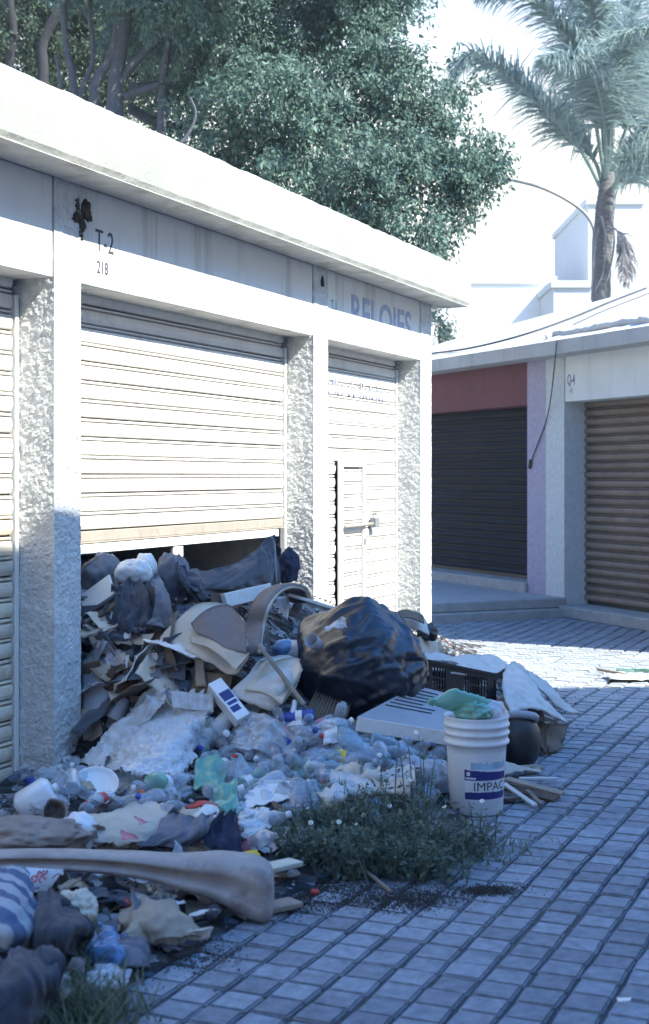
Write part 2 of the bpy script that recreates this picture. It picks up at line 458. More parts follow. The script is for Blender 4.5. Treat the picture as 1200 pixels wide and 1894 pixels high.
def sheet(grid, nr, nc, thick=.004, crumple=0.0, cs=6.0, ragged=0.0, ridge=0.0, seed=0.0, pleat=None, holes=0.0, folds=None):
    """a sheet through a grid of control points: smooth, crumpled, with a real thickness"""
    rows = [catmull(r, nc) for r in grid]
    cols = [catmull([rows[i][j] for i in range(len(rows))], nr) for j in range(nc)]
    G = np.array([[cols[j][i] for j in range(nc)] for i in range(nr)])
    if ragged:
        c = G.mean((0, 1))
        for i in range(nr):
            for j in range(nc):
                if i in (0, nr - 1) or j in (0, nc - 1):
                    k = ragged * noise.noise(Vector(G[i, j]) * 23 + Vector((seed, 3, 7))) + ragged * .6 * noise.noise(Vector(G[i, j]) * 60 + Vector((seed, 9, 1)))
                    G[i, j] = G[i, j] + (c - G[i, j]) * k / max(.05, np.linalg.norm(c - G[i, j]))
    def normals(G):
        du = np.gradient(G, axis=0); dv = np.gradient(G, axis=1)
        nn = np.cross(du, dv); nn /= (np.linalg.norm(nn, axis=2, keepdims=True) + 1e-9)
        return nn
    nn = normals(G)
    toc = np.array(CAM) - G.mean((0, 1))
    if (nn.mean((0, 1)) @ toc) < 0: nn = -nn
    if crumple or ridge or pleat or folds:
        for i in range(nr):
            for j in range(nc):
                p = Vector(G[i, j]) * cs + Vector((seed * 3.7, seed * 1.3, seed))
                d = 0
                if crumple: d += crumple * fbm(p, 4)
                if crumple: d += crumple * .5 * (1 - 2.5 * abs(noise.noise(p * 2.7)))
                if ridge: d += ridge * ((1 - abs(noise.noise(p * .8)) * 2.2) + .6 * (1 - abs(noise.noise(p * 2.1 + Vector((2, 7, 1)))) * 2.4) + .3 * (1 - abs(noise.noise(p * 4.6)) * 2.4))
                if folds:                      # long soft folds running down the cloth, pulled a little sideways
                    u_, v_ = j / (nc - 1), i / (nr - 1)
                    w_ = Vector((u_ * folds[1] + 1.1 * v_ * noise.noise(Vector((seed, 3, 1))) * 3 + .5 * noise.noise(Vector((u_ * 3, v_ * 3, seed))), v_ * folds[1] * .22, seed))
                    d += folds[0] * ((1 - 2.4 * abs(noise.noise(w_))) + .5 * (1 - 2.4 * abs(noise.noise(w_ * 2.1))) + .22 * (1 - 2.4 * abs(noise.noise(w_ * 4.7))))
                if pleat: d += pleat[0] * abs(((j / (nc - 1) * pleat[1]) % 1) - .5) * 2
                G[i, j] += nn[i, j] * d
        n2 = normals(G)
        if (n2.mean((0, 1)) @ toc) < 0: n2 = -n2
        nn = n2
    B = G - nn * thick
    V = [Vector(G[i, j]) for i in range(nr) for j in range(nc)] + [Vector(B[i, j]) for i in range(nr) for j in range(nc)]
    F = []
    o = nr * nc
    for i in range(nr - 1):
        for j in range(nc - 1):
            if holes and noise.noise(Vector(G[i, j]) * 9 + Vector((seed, 0, 5))) > holes: continue
            a, b, c, d = i * nc + j, i * nc + j + 1, (i + 1) * nc + j + 1, (i + 1) * nc + j
            F.append([a, b, c, d]); F.append([o + d, o + c, o + b, o + a])
    for i in range(nr - 1):
        for j in (0, nc - 1):
            a, b = i * nc + j, (i + 1) * nc + j
            F.append([a, b, o + b, o + a])
    for j in range(nc - 1):
        for i in (0, nr - 1):
            a, b = i * nc + j, i * nc + j + 1
            F.append([a, b, o + b, o + a])
    return V, F
_ico = {}
def ico(sub):
    if sub not in _ico:
        bm = bmesh.new(); bmesh.ops.create_icosphere(bm, subdivisions=sub, radius=1)
        bm.verts.index_update()
        _ico[sub] = ([v.co.copy() for v in bm.verts], [[v.index for v in f.verts] for f in bm.faces]); bm.free()
    return _ico[sub]
def blob(c, radii, sub=4, amp=.15, freq=1.6, fold=0.0, ffreq=2.5, seed=0.0, flat=-.6, rot=0.0, fold_dir=None, tip=None):
    v0, F = ico(sub)
    V = []
    R = Matrix.Rotation(rot, 3, 'Z')
    for d in v0:
        p = d * freq + Vector((seed, seed * .7, -seed))
        k = 1 + amp * fbm(p, 4)
        if fold:
            q = Vector(d)
            if fold_dir is not None:          # long creases running along fold_dir
                fd = Vector(fold_dir).normalized()
                q = q - fd * (q.dot(fd) * .9)
            q = q * ffreq + Vector((seed * 2, 1.5, seed)) + Vector((noise.noise(d * 2.2), noise.noise(d * 2.2 + Vector((5, 5, 5))), 0)) * .3
            k += fold * (1 - 2.4 * abs(noise.noise(q))) + fold * .5 * (1 - 2.4 * abs(noise.noise(q * 2.1)))
        w = Vector((d.x * radii[0], d.y * radii[1], max(d.z, flat) * radii[2])) * k
        V.append(Vector(c) + R @ w)
    return V, F

# ------------------------------------------------------------------ the shape of the heap
_AY = [2.0, 3.4, 4.2, 5.0, 5.8, 6.25, 6.6, 7.0, 9.0, 9.4, 10.0, 10.8, 11.6, 12.3, 13.0]
_AA = [.04, .06, .06, .05, .04, .16, .86, .92, .80, .66, .52, .44, .30, .12, 0.0]
_AW = [1.4, 1.7, 1.8, 1.85, 2.1, 2.1, 2.1, 2.05, 1.85, 1.8, 1.6, 1.0, .6, .3, .2]
def H(x, y, noisy=True):
    A = float(np.interp(y, _AY, _AA)); W = float(np.interp(y, _AY, _AW))
    t = max(0.0, x) / W
    hump = float(np.interp(y, [2, 3.4, 4.2, 5, 5.8, 6.2, 6.7], [.06, .2, .24, .24, .22, .16, 0]))
    h = max(A * (1 - t) ** 1.1, hump * min(1, 3 * t) * (1 - t) ** .9 * 1.25) if t < 1 else -.06 - .25 * (t - 1)
    if noisy and t < 1:
        h += .05 * min(1, A * 3) * fbm((x * 3.1, y * 3.1, 2.0), 3) * min(1, (1 - t) * 3)
    return h
def hit(px, py, lift=0.0):
    """the point where the sight line meets the heap (raised by lift), the ground, or the shutter plane"""
    r = ray(px, py)
    d = 3.2
    while d < 20:
        p = CAM + r * d
        if p.z <= max(H(p.x, p.y), 0) + lift or p.x < -.24:
            return p
        d += .02
    return CAM + r * d
def pt(c):
    """(px, py, lift) on the heap; (px, py, 'x', x0) on a plane parallel to the wall; (px, py, 'd', depth)"""
    if len(c) == 2: return hit(*c)
    if c[2] == 'x': return on_x(c[0], c[1], c[3])
    if c[2] == 'd': return at_depth(c[0], c[1], c[3])
    if c[2] == 'z': return on_z(c[0], c[1], c[3])
    return hit(c[0], c[1], c[2])

# ------------------------------------------------------------------ ground, pavers
pav = obj('pavement', *box(-40, 60, -20, 120, -.6, -.022), 'ground', centre=False)
tag(pav, kind='structure')
jd = obj('joint_bed', *box(-6, 12, 1.5, 19, -.02, -.014), 'joint', parent=pav, centre=False)
tag(jd, kind='structure')
PX, PY = .141, .134
def paver_mesh(k):
    bm = bmesh.new()
    bmesh.ops.create_cube(bm, size=1)
    for v in bm.verts:
        v.co = Vector((v.co.x * (PX - .011 - .003 * (k % 3)), v.co.y * (PY - .006 - .003 * (k % 2)), v.co.z * .05))
        v.co += Vector((random.uniform(-.003, .003), random.uniform(-.003, .003), 0))
    top = [e for e in bm.edges if all(v.co.z > 0 for v in e.verts)] + [e for e in bm.edges if abs(e.verts[0].co.z - e.verts[1].co.z) > .02]
    bmesh.ops.bevel(bm, geom=top, offset=.007, segments=2, affect='EDGES')
    for v in bm.verts: v.co.z -= .025
    bm.verts.index_update()
    V = [v.co.copy() for v in bm.verts]; F = [[v.index for v in f.verts] for f in bm.faces]; bm.free()
    return V, F
pvf = [paver_mesh(k) for k in range(8)]
pms = [mesh('paver', *vf, 'paver', smooth=False) for vf in pvf]
cells = []
for i in range(-26, 60):
    for j in range(14, 140):
        x, y = i * PX, j * PY
        if x < -1.2 and y < 12.6: continue
        if x < .05 and y < 12.1: continue
        if x > 6: continue
        W = float(np.interp(y, _AY, _AW))
        if x < W - .55 and y < 12.2: continue
        x += .008 * noise.noise(Vector((i * .9, y * .7, 0))); y += .006 * noise.noise(Vector((x * .8, j * .9, 4)))
        q = project(Vector((x, y, 0)))
        if q is None or not (-60 < q[0] < 1270 and q[1] < 1990): continue
        vis = (0 < q[0] < 1200 and q[1] < 1894 and x > W - .15)
        cells.append((0 if vis else 1, q[2], x, y))
cells.sort()
sv, sf = [], []
for n, (nv, d, x, y) in enumerate(cells):
    k = random.randrange(8)
    dz = random.uniform(-.003, .002) + .008 * noise.noise(Vector((x * 1.3, y * 1.3, 9)))
    e = Euler((random.gauss(0, .008), random.gauss(0, .008), random.gauss(0, .012) + (math.pi if random.random() < .5 else 0)))
    M = Matrix.Translation((x, y, dz)) @ e.to_matrix().to_4x4()
    if n < 298:
        o = link('paver', pms[k], pav, mw=M)
    else:
        o0 = len(sv); sv += [M @ v for v in pvf[k][0]]; sf += [[i + o0 for i in q] for q in pvf[k][1]]
me = mesh('pavers', sv, sf, 'paver')
tag(link('pavers', me, pav), kind='stuff')

# ------------------------------------------------------------------ main kiosk
Y_LP0, Y_LP1 = wall_y(100), wall_y(150)
Y_MP0, Y_MP1 = wall_y(580), wall_y(607)
Y_RP0, Y_RP1 = wall_y(778), wall_y(798)
REC = -.22
ZL, ZW, ZT = 2.60, 3.11, 3.45
OV = .27
Y_START = 2.2
kiosk = tag(empty('market_kiosk', (0, Y_LP0, 0)), 'white market kiosk with rough pillars and three white roller shutters, nearest', 'kiosk')

def rough_pillar(y0, y1):
    """a pillar with thrown stucco on its front and its two sides"""
    V, F = [], []
    step = .011
    per = [(REC - .06, y0), (0, y0), (0, y1), (REC - .06, y1)]
    pts = []
    for (xa, ya), (xb, yb) in zip(per[:-1], per[1:]):
        n = max(2, int(math.hypot(xb - xa, yb - ya) / step))
        for k in range(n): pts.append((xa + (xb - xa) * k / n, ya + (yb - ya) * k / n))
    pts.append(per[-1])
    nz = int((ZW - -.05) / step)
    cx, cy = REC / 2, (y0 + y1) / 2
    for i in range(nz + 1):
        z = -.05 + (ZW + .05) * i / nz
        for (x, y) in pts:
            p = Vector((x, y, z))
            d = .0035 * fbm(p * 30, 3) + .0065 * max(0, noise.noise(p * 52 + Vector((7, 7, 7)))) + .003 * max(0, noise.noise(p * 95)) + .004 * noise.noise(p * 6)
            nx = x - cx; ny = y - cy
            if abs(x) < 1e-6 and y0 + 1e-6 < y < y1 - 1e-6: nv = Vector((1, 0, 0))
            elif y == y0 and x < -1e-6: nv = Vector((0, -1, 0))
            elif y == y1 and x < -1e-6: nv = Vector((0, 1, 0))
            else: nv = Vector((.7, -.7 if y < cy else .7, 0)) * .6
            V.append(p + nv * (d - .004))
    m = len(pts)
    for i in range(nz):
        for k in range(m - 1):
            F.append([i * m + k, i * m + k + 1, (i + 1) * m + k + 1, (i + 1) * m + k])
    return V, F
for (a, b) in ((Y_LP0, Y_LP1), (Y_MP0, Y_MP1), (Y_RP0, Y_RP1)):
    obj('pillar', *rough_pillar(a, b), 'stucco', kiosk)
for (a, b) in ((Y_START, Y_LP0 - .001), (Y_LP1 + .001, Y_MP0 - .001), (Y_MP1 + .001, Y_RP0 - .001)):
    obj('lintel', *box(REC - .05, -.008, a, b, ZL, ZW, .004), 'lintel', kiosk)
# roof slab with an uneven cast edge
def slab():
    x0, x1, y0, y1 = -4.3, OV, Y_START - .3, Y_RP1 + OV
    V, F = [], []
    n = 420
    for k in range(n + 1):
        y = y0 + (y1 - y0) * k / n
        e = lambda s: .006 * fbm((y * 4 + s, s, 0), 3) + .0025 * noise.noise(Vector((y * 40, s, 0)))
        V += [(x0, y, ZW), (x1 - .012 + e(3), y, ZW + .004 + e(1) * .8), (x1 + e(4) * .5, y, ZW + .03 + e(1) * .8),
              (x1 + .006 + e(5) * .5, y, (ZW + ZT) / 2), (x1 + e(6) * .5, y, ZT - .03 + e(2)), (x1 - .04, y, ZT + e(2) * 1.2), (x0, y, ZT)]
    for k in range(n):
        for i in range(7):
            F.append([k * 7 + i, k * 7 + (i + 1) % 7, (k + 1) * 7 + (i + 1) % 7, (k + 1) * 7 + i])
    F.append([0, 1, 2, 3, 4, 5, 6][::-1]); F.append([n * 7 + i for i in range(7)])
    return V, F
obj('roof_slab', *slab(), 'fascia', kiosk)
obj('soffit', *box(.012, OV - .004, Y_START, Y_RP1 + OV - .01, ZW - .006, ZW - .002), 'soffit', kiosk)
obj('soffit', *box(-4.2, .008, Y_RP1 + .02, Y_RP1 + OV - .03, ZW - .006, ZW - .002), 'soffit', kiosk)
obj('side_wall', *box(-4.0, REC - .062, Y_RP1 - .12, Y_RP1 - .004, 0, ZW), 'wall', kiosk)
obj('side_wall', *box(-4.0, REC - .062, Y_START, Y_START + .12, 0, ZW), 'wall', kiosk)
obj('back_wall', *box(-4.12, -4.0, Y_START, Y_RP1, 0, ZW), 'wall', kiosk)
obj('partition_wall', *box(-3.99, REC - .10, Y_MP0 + .08, Y_MP1 - .08, 0, ZW - .01), 'soffit', kiosk)
obj('partition_wall', *box(-3.99, REC - .10, Y_LP0 + .08, Y_LP1 - .08, 0, ZW - .01), 'soffit', kiosk)
obj('floor', *box(-3.99, REC, Y_START + .13, Y_RP1 - .13, .002, .03), 'concrete', kiosk)

PITCH = .104
def slat_mesh(name, y0, y1, m, pitch=PITCH, d=1.0, wob=.0015):
    prof = [(-.020, 0), (-.018, .0015), (-.002, .006), (.006, .028), (.007, .046), (.004, .066), (-.001, .075), (-.016, .0785), (-.016, .0825), (-.001, .086), (.001, .091), (-.001, .0965), (-.018, .1005), (-.020, .1035)]
    prof = [(x * d, z * pitch / .104) for x, z in prof]
    n = max(2, int((y1 - y0) / .25))
    V, F = [], []
    for k in range(n + 1):
        y = y0 + (y1 - y0) * k / n
        for x, z in prof: V.append(Vector((x + wob * noise.noise(Vector((y * 2, z * 30, 1))), y - (y0 + y1) / 2, z)))
    q = len(prof)
    for k in range(n):
        for i in range(q - 1): F.append([k * q + i, (k + 1) * q + i, (k + 1) * q + i + 1, k * q + i + 1])
    for x in (0, n): F.append([x * q + i for i in range(q)])
    me = mesh(name, V, F, m)
    if m in ('slat', 'slat_dirty'):
        me.materials.append(MT['groove'])
        for k in range(n):
            for i in (0, 7, 12): me.polygons[k * (q - 1) + i].material_index = 1
    return me
def shutter(y0, y1, zb, m, dirty_below=None, gap=.012, hole=None):
    sh = obj('roller_shutter', *box(REC - .055, REC - .046, y0 + .01, y1 - .01, max(zb - .0, .03), ZL + .04), 'plblack', kiosk)
    for q in (box(REC - .03, REC + .012, y1 - .032, y1 - .001, .03, ZL - .08, .003), box(REC - .03, REC + .012, y0 + .001, y0 + .032, .03, ZL - .08, .003)):
        obj('guide_rail', *q, 'rail', sh)
    base = parent_loc(sh)
    ya, yb = y0 + .034 + gap, y1 - .034 - gap
    sm = slat_mesh('slat', ya, yb, m)
    sd = slat_mesh('slat', ya, yb, 'slat_dirty') if dirty_below else None
    z = ZL + .05
    if hole: hole = list(hole) + [slat_mesh('slat', ya, hole[0], m), slat_mesh('slat', hole[1], yb, m)]
    while z - PITCH > zb - .002:
        z -= PITCH
        use = sd if (dirty_below and z < dirty_below) else sm
        if hole and z < hole[2] - .02:
            for ms_, yc in ((hole[3], (ya + hole[0]) / 2), (hole[4], (hole[1] + yb) / 2)):
                link('slat', ms_, sh, Vector((REC - .002 + random.uniform(-.0015, .0015), yc + random.uniform(-.006, .006), z)) - base)
            continue
        o = link('slat', use, sh, Vector((REC - .002 + random.uniform(-.0015, .0015), (ya + yb) / 2 + random.uniform(-.004, .004), z)) - base)
        o.rotation_euler = (random.gauss(0, .0009), random.gauss(0, .035), random.gauss(0, .0006))
    if zb > .2:
        b1 = join(box(REC - .02, REC + .006, ya, yb, z - .062, z - .004, .003), box(REC - .02, REC + .016, ya, yb, z - .070, z - .062))
        link('bottom_bar', mesh('bottom_bar', *b1, 'bar'), sh, -base)
        b2 = join(box(REC - .012, REC + .024, ya + .01, yb - .12, z - .128, z - .076, .004))
        link('bottom_angle', mesh('bottom_angle', *b2, 'rail'), sh, -base)
        ym = wall_y(325, REC)
        link('lock_tab', mesh('lock_tab', *box(REC - .004, REC + .014, ym - .05, ym + .07, z - .20, z - .13, .003), 'rail'), sh, -base)
        link('lock_tab', mesh('lock_tab', *box(REC - .03, REC - .006, ym - .02, ym + .02, z - .34, z - .13, .003), 'rail'), sh, -base)
    return sh
ZB = 1.28
s_left = shutter(Y_START + .1, Y_LP0 - .002, .03, 'slat', dirty_below=1.30)
s_mid = shutter(Y_LP1 + .002, Y_MP0 - .002, ZB, 'slat')
DY0, DY1, DZ = wall_y(621, REC), wall_y(668, REC), on_x(640, 850, REC).z
s_small = shutter(Y_MP1 + .002, Y_RP0 - .002, .03, 'slat', hole=(DY0 - .026, DY1 + .012, DZ))
tag(s_left, 'stained shutter at the left edge of the photo'); tag(s_mid, 'half open shutter with rubbish spilling out below'); tag(s_small, 'narrow closed shutter with a small door in it')

# wicket door in the small shutter
def wicket():
    ya, yb = wall_y(621, REC), wall_y(668, REC)
    zt = on_x(640, 850, REC).z
    X = REC + .012
    fr = join(box(X, X + .03, ya, ya + .055, .03, zt, .004), box(X, X + .03, yb - .05, yb, .03, zt, .004), box(X, X + .03, ya + .055, yb - .05, zt - .06, zt, .004))
    d = obj('wicket_door', *fr, 'rail', kiosk)
    tag(d, 'small white door set in the narrow shutter')
    base = parent_loc(d)
    sm = slat_mesh('slat', ya + .062, yb - .062, 'slat')
    z = zt - .07
    while z - PITCH > .05:
        z -= PITCH
        link('slat', sm, d, Vector((X + .012, (ya + yb) / 2, z)) - base)
    zb = on_x(650, 972, REC).z
    bt = tube([(X + .05, ya + .04, zb), (X + .05, yb + .10, zb + .005)], .014, 8)
    link('bolt', mesh('bolt', *bt, 'bar', True), d, -base)
    yl = wall_y(684, REC)
    link('padlock', mesh('padlock', *join(box(X + .005, X + .06, yl - .045, yl + .045, zb - .03, zb + .055, .006), tube([(X + .03, yl - .03, zb + .05), (X + .03, yl - .03, zb + .09), (X + .03, yl + .03, zb + .09), (X + .03, yl + .03, zb + .05)], .006, 6)), 'iron'), d, -base)
    link('keyhole_plate', mesh('keyhole_plate', *box(X + .032, X + .038, yb - .045, yb - .01, zb - .16, zb - .11), 'iron'), d, -base)
wicket()

# painted lettering
def lettering(txt, p, right, up, size, m, parent, sx=1.0, name='lettering', wrap=None, bold=0.0, ext=.0008):
    cu = bpy.data.curves.new('tmp', 'FONT'); cu.body = txt; cu.size = size; cu.extrude = ext; cu.offset = bold; cu.resolution_u = 3
    o = bpy.data.objects.new('tmp', cu); COL.objects.link(o)
    bpy.context.view_layer.update()
    me = bpy.data.meshes.new_from_object(o.evaluated_get(bpy.context.evaluated_depsgraph_get()))
    bpy.data.objects.remove(o)
    r, u = Vector(right).normalized(), Vector(up).normalized()
    n = r.cross(u)
    base = parent_loc(parent) if parent else Vector()
    V = []
    for v in me.vertices:
        if wrap: V.append(wrap(v.co.x * sx, v.co.y, v.co.z) - base)
        else: V.append(Vector(p) + r * (v.co.x * sx) + u * v.co.y + n * v.co.z - base)
    F = [list(q.vertices) for q in me.polygons]
    bpy.data.meshes.remove(me)
    return link(name, mesh(name, V, F, m), parent)
def wall_text(txt, px, py, size, m, sx, x0=-.0065, **k):
    return lettering(txt, on_x(px, py, x0), (0, 1, 0), (0, 0, 1), size, m, kiosk, sx, **k)
wall_text('T-2', 176, 462, .165, 'ink', .80)
wall_text('218', 179, 504, .095, 'ink', .80, bold=.001)
wall_text('T-1', 612, 577, .135, 'inkgreen', .62)
wall_text('RELOJES', 648, 604, .36, 'fadeink', 1.06, bold=.006)
lettering('Taller de Relojes', on_x(596, 726, REC + .0045), (0, 1, 0), (0, 0, 1), .20, 'fadeink', s_small, 1.0, bold=.002)

# cracked black clump where a pipe once left the wall
c = on_x(150, 400, -.01)
obj('mud_clump', *join(*[blob(c + Vector((0, dy, dz)), (.014, ry, rz), 3, .6, 2.6, seed=q) for q, (dy, dz, ry, rz) in enumerate(((.03, .02, .055, .06), (-.035, -.01, .045, .05), (.05, .06, .035, .035), (-.05, .05, .028, .04), (0, -.05, .04, .04), (-.01, -.10, .02, .04), (.075, .0, .02, .02), (-.075, -.02, .018, .02)))]), 'dirt', kiosk, True)
c2 = on_x(596, 522, .0)
obj('mud_clump', *blob(c2, (.012, .025, .05), 2, .6, 2.5, seed=9), 'dirt', kiosk, True)

# ------------------------------------------------------------------ far kiosk (turned about 45 degrees)
F0 = on_z(1044, 1140, 0)
VL = (RT * (-1160) + FW * 2630).normalized()          # along its wall, to the left and away
UR = -VL                                               # along its wall, to the right and nearer
NV = Vector((-VL.y, VL.x, 0))
if NV.dot(CAM - F0) < 0: NV = -NV
def fk(u, v, z): return F0 + UR * u + NV * v + UP * z
def on_far(px, py, v=0.0):
    r = ray(px, py)
    t = (F0 + NV * v - CAM).dot(NV) / r.dot(NV)
    return CAM + r * t
def fu(px, v=0.0): return (on_far(px, HOR, v) - F0).dot(UR)
def fbox(u0, u1, v0, v1, z0, z1, bev=0):
    V, F = box(u0, u1, v0, v1, z0, z1, bev)
    return [fk(*p) for p in V], F
far = tag(empty('market_kiosk', F0), 'kiosk across the passage with a red lintel, lilac pillar and dark shutters', 'kiosk')
U_P0, U_PM = fu(975), fu(1010)
FZ = on_far(1046, 743).z
FW_TOP = on_far(1045, 660).z
UEND, ULEFT = 3.6, -6.5
RV = -.28
obj('pillar', *fbox(U_P0, U_PM - .001, -.5, .0, 0, FW_TOP), 'purple', far)
obj('pillar', *fbox(U_PM + .001, 0, -.5, .004, 0, FW_TOP), 'palegrey', far)
obj('pillar', *fbox(2.6, UEND, -.5, .004, 0, FW_TOP), 'palegrey', far)
obj('lintel', *fbox(ULEFT, U_P0 - .001, -.5, -.01, FZ, FW_TOP), 'red', far)
obj('lintel', *fbox(.001, 2.599, -.5, -.006, FZ, FW_TOP), 'palewall', far)
obj('side_wall', *fbox(UEND - .15, UEND, -5, -.5, 0, FW_TOP), 'palewall', far)
obj('side_wall', *fbox(ULEFT, ULEFT + .15, -5, -.5, 0, FW_TOP), 'palewall', far)
obj('back_wall', *fbox(ULEFT, UEND, -5.1, -5, 0, FW_TOP), 'palewall', far)
def far_shutter(u0, u1, zb, m, label):
    fr = fbox(u0, u1, RV - .06, RV - .03, zb, FZ + .02)
    sh = obj('roller_shutter', *fr, 'plblack', far)
    tag(sh, label)
    base = parent_loc(sh)
    w = u1 - u0
    sm = slat_mesh('slat', -w / 2, w / 2, m, .1, 2.2)
    M0 = Matrix((( NV.x, UR.x, 0, 0), (NV.y, UR.y, 0, 0), (0, 0, 1, 0), (0, 0, 0, 1)))
    z = FZ + .03
    while z - .1 > zb - .01:
        z -= .1
        link('slat', sm, sh, mw=Matrix.Translation(fk((u0 + u1) / 2, RV + random.uniform(-.003, .003), z) - base) @ M0)
far_shutter(ULEFT + .2, U_P0, .33, 'darkslat', 'charcoal shutter under the red lintel')
far_shutter(.0, 2.6, .12, 'brownslat', 'brown grey shutter right of the pillars')
obj('sill', *fbox(.02, 2.6, RV - .05, .10, 0, .13, .012), 'concrete', far)
obj('sill', *fbox(ULEFT, U_P0 + .02, RV - .05, .05, .17, .33, .012), 'concrete', far)
plat = obj('step_platform', *join(fbox(ULEFT, .02, -.02, 4.5, .10, .215, .014), fbox(ULEFT, .10, -.02, 4.6, -.02, .10, .014)), 'concrete')
tag(plat, kind='structure')
# roof: eaves band and low pyramid
EO = .30
ev = [fk(ULEFT - .3, EO, 0), fk(UEND + .2, EO, 0), fk(UEND + 1.8, -2.2, 0), fk(UEND - .5, -5.4, 0), fk(ULEFT - .3, -5.4, 0)]
FE0, FE1 = FW_TOP, on_far(1040, 628, EO).z
V = [p + UP * FE0 for p in ev] + [p + UP * FE1 for p in ev]
n = len(ev)
F = [[i, (i + 1) % n, n + (i + 1) % n, n + i] for i in range(n)] + [list(range(n))[::-1]]
obj('roof_slab', V, F, 'fargrey', far)
APX = at_depth(1370, 485, 18.6)
V = [p + UP * (FE1 + .003) for p in ev] + [APX]
# subdivided roof faces with a lumpy coating
rv, rf = [], []
for i in range(n):
    a, b = V[i], V[(i + 1) % n]
    K = 26
    o0 = len(rv)
    for r in range(K + 1):
        for s in range(K + 1):
            p = a.lerp(b, s / K).lerp(APX, r / K)
            k = .03 * fbm(p * 1.6, 3) * math.sin(math.pi * min(1, r / K * 6 + .0))
            if i == 0: k += .05 * max(0, noise.noise(Vector((s * .9, r * 1.2, 3)))) * (1 if 0 < r < 3 and s > 11 else 0)
            rv.append(p + UP * k)
    for r in range(K):
        for s in range(K):
            rf.append([o0 + r * (K + 1) + s, o0 + r * (K + 1) + s + 1, o0 + (r + 1) * (K + 1) + s + 1, o0 + (r + 1) * (K + 1) + s])
obj('roof_coating', rv, rf, 'roofmem', far, True)
def far_roof(px, py, up=.02):
    a, b = V[0], V[1]
    nn = (b - a).cross(APX - a).normalized()
    r = ray(px, py)
    return CAM + r * ((a - CAM).dot(nn) / r.dot(nn)) + UP * up
rolls = [far_roof(x, y, .02) for x, y in ((1010, 628), (1030, 622), (1060, 618), (1090, 612), (1120, 606), (1150, 600), (1180, 598), (1210, 594))]
rp = smoothpath(rolls, 60)
obj('membrane_roll', *tube([p + UP * (.02 * noise.noise(p * 5)) for p in rp], lambda t: .045 + .02 * noise.noise(Vector((t * 25, 1, 1))), 7), 'roofmem', far, True)
def wire(name, pts, r, label, n=30, m='cable', cat='cable'):
    P = smoothpath(pts, n)
    return tag(obj(name, *tube(P, r, 6), m, None, True), label, cat)
wire('roof_cable', [far_roof(x, y, .03) for x, y in ((790, 659), (870, 648), (960, 626), (1050, 595), (1130, 562), (1195, 537))], .014, 'black cable running up the slope of the white kiosk roof')
wire('roof_cable', [far_roof(x, y, .03) for x, y in ((1060, 605), (1120, 578), (1205, 545))], .008, 'thin short cable above the lumpy roof edge, right of the long one')
wire('hanging_cable', [on_far(1030, 628, EO + .02), on_far(1025, 680, EO + .01), on_far(1018, 740, .10), on_far(1008, 785, .02), on_far(985, 845, .02), on_far(980, 868, .02)], .007, 'loose black cable hanging down the lilac and grey pillar')
tag(obj('cable_plug', *tube([on_far(981, 850, .02), on_far(979, 866, .02)], .02, 7), 'plblack'), 'small black plug at the end of the hanging cable', 'plug')
lettering('Q-4', on_far(1049, 712, -.004), UR, UP, .17, 'inkgreen', far, .55, bold=.003)
lettering('142', on_far(1052, 727, -.004), UR, UP, .075, 'fadeink', far, .7)

# ------------------------------------------------------------------ buildings beyond the frame's right edge that throw the shade
def house(name, x0, y0, dirx, diry, w, dpt, h, label, m='farwhite'):
    e1 = Vector(dirx).normalized(); e2 = Vector(diry).normalized()
    root = tag(empty(name, (x0, y0, 0)), label, 'building')
    def P(a, b, z): return Vector((x0, y0, 0)) + e1 * a + e2 * b + UP * z
    V, F = box(0, w, 0, dpt, 0, h)
    obj('wall', [P(*v) for v in V], F, m, root)
    V, F = box(-.0, w, -.0, dpt, h, h + .12)
    obj('parapet', [P(*v) for v in V], F, 'fargrey', root)
    return root, P
KX = Vector((6.5, 8.14, 0))
r1, P1 = house('market_hall', KX.x, KX.y, (.88, .475, 0), (-.128, -1, 0), 9, 15, 7.46, 'tall unseen market hall coloured blue for blue bounce, beside the passage, right of the camera', 'hallbounce')
for k in range(4):
    for zz in (1.2, 4.4):
        V, F = box(-.03, .012, 1.5 + 3.2 * k, 3.3 + 3.2 * k, zz, zz + 1.5)
        obj('window', [P1(*v) for v in V], F, 'plgrey', r1)
r2, P2 = house('market_kiosk', 2.25, 12.95, (1, .09, 0), (-.09, 1, 0), 6, 1.3, 3.0, 'low white kiosk beyond the right edge of the photo')
# background buildings
def bgbox(name, px0, px1, ytop, d0, depth, label, m, mshade=None):
    a, b = at_depth(px0, HOR, d0), at_depth(px1, HOR, d0)
    z = at_depth(px0, ytop, d0).z
    root = tag(empty(name, (a.x, a.y, 0)), label, 'building')
    e1 = (b - a); w = e1.length; e1.normalize(); e2 = Vector((-e1.y, e1.x, 0))
    if e2.dot(FW) < 0: e2 = -e2
    def P(x, y, zz): return Vector((a.x, a.y, 0)) + e1 * x + e2 * y + UP * zz
    V, F = box(0, w, 0, depth, 0, z); obj('wall', [P(*v) for v in V], F, m, root)
    V, F = box(-.06, w + .06, -.06, depth + .06, z, z + .15); obj('parapet', [P(*v) for v in V], F, m, root)
    return root, P, w, z
bgbox('white_house', 700, 1024, 524, 33, 6, 'low white house in full sun behind the kiosk roofs', 'farwhite')
_, Pg, wg, zg = bgbox('shade_grey_house', 1024, 1092, 532, 31, 4, 'short wall with its shade painted in as grey blue, left of the palm trunk', 'farshadewall')
rt_, Pt, wt, zt = bgbox('tower_house', 1088, 1188, 378, 34, 5, 'tall building with its shade painted in as grey blue, behind the palm trunk', 'farshadewall')

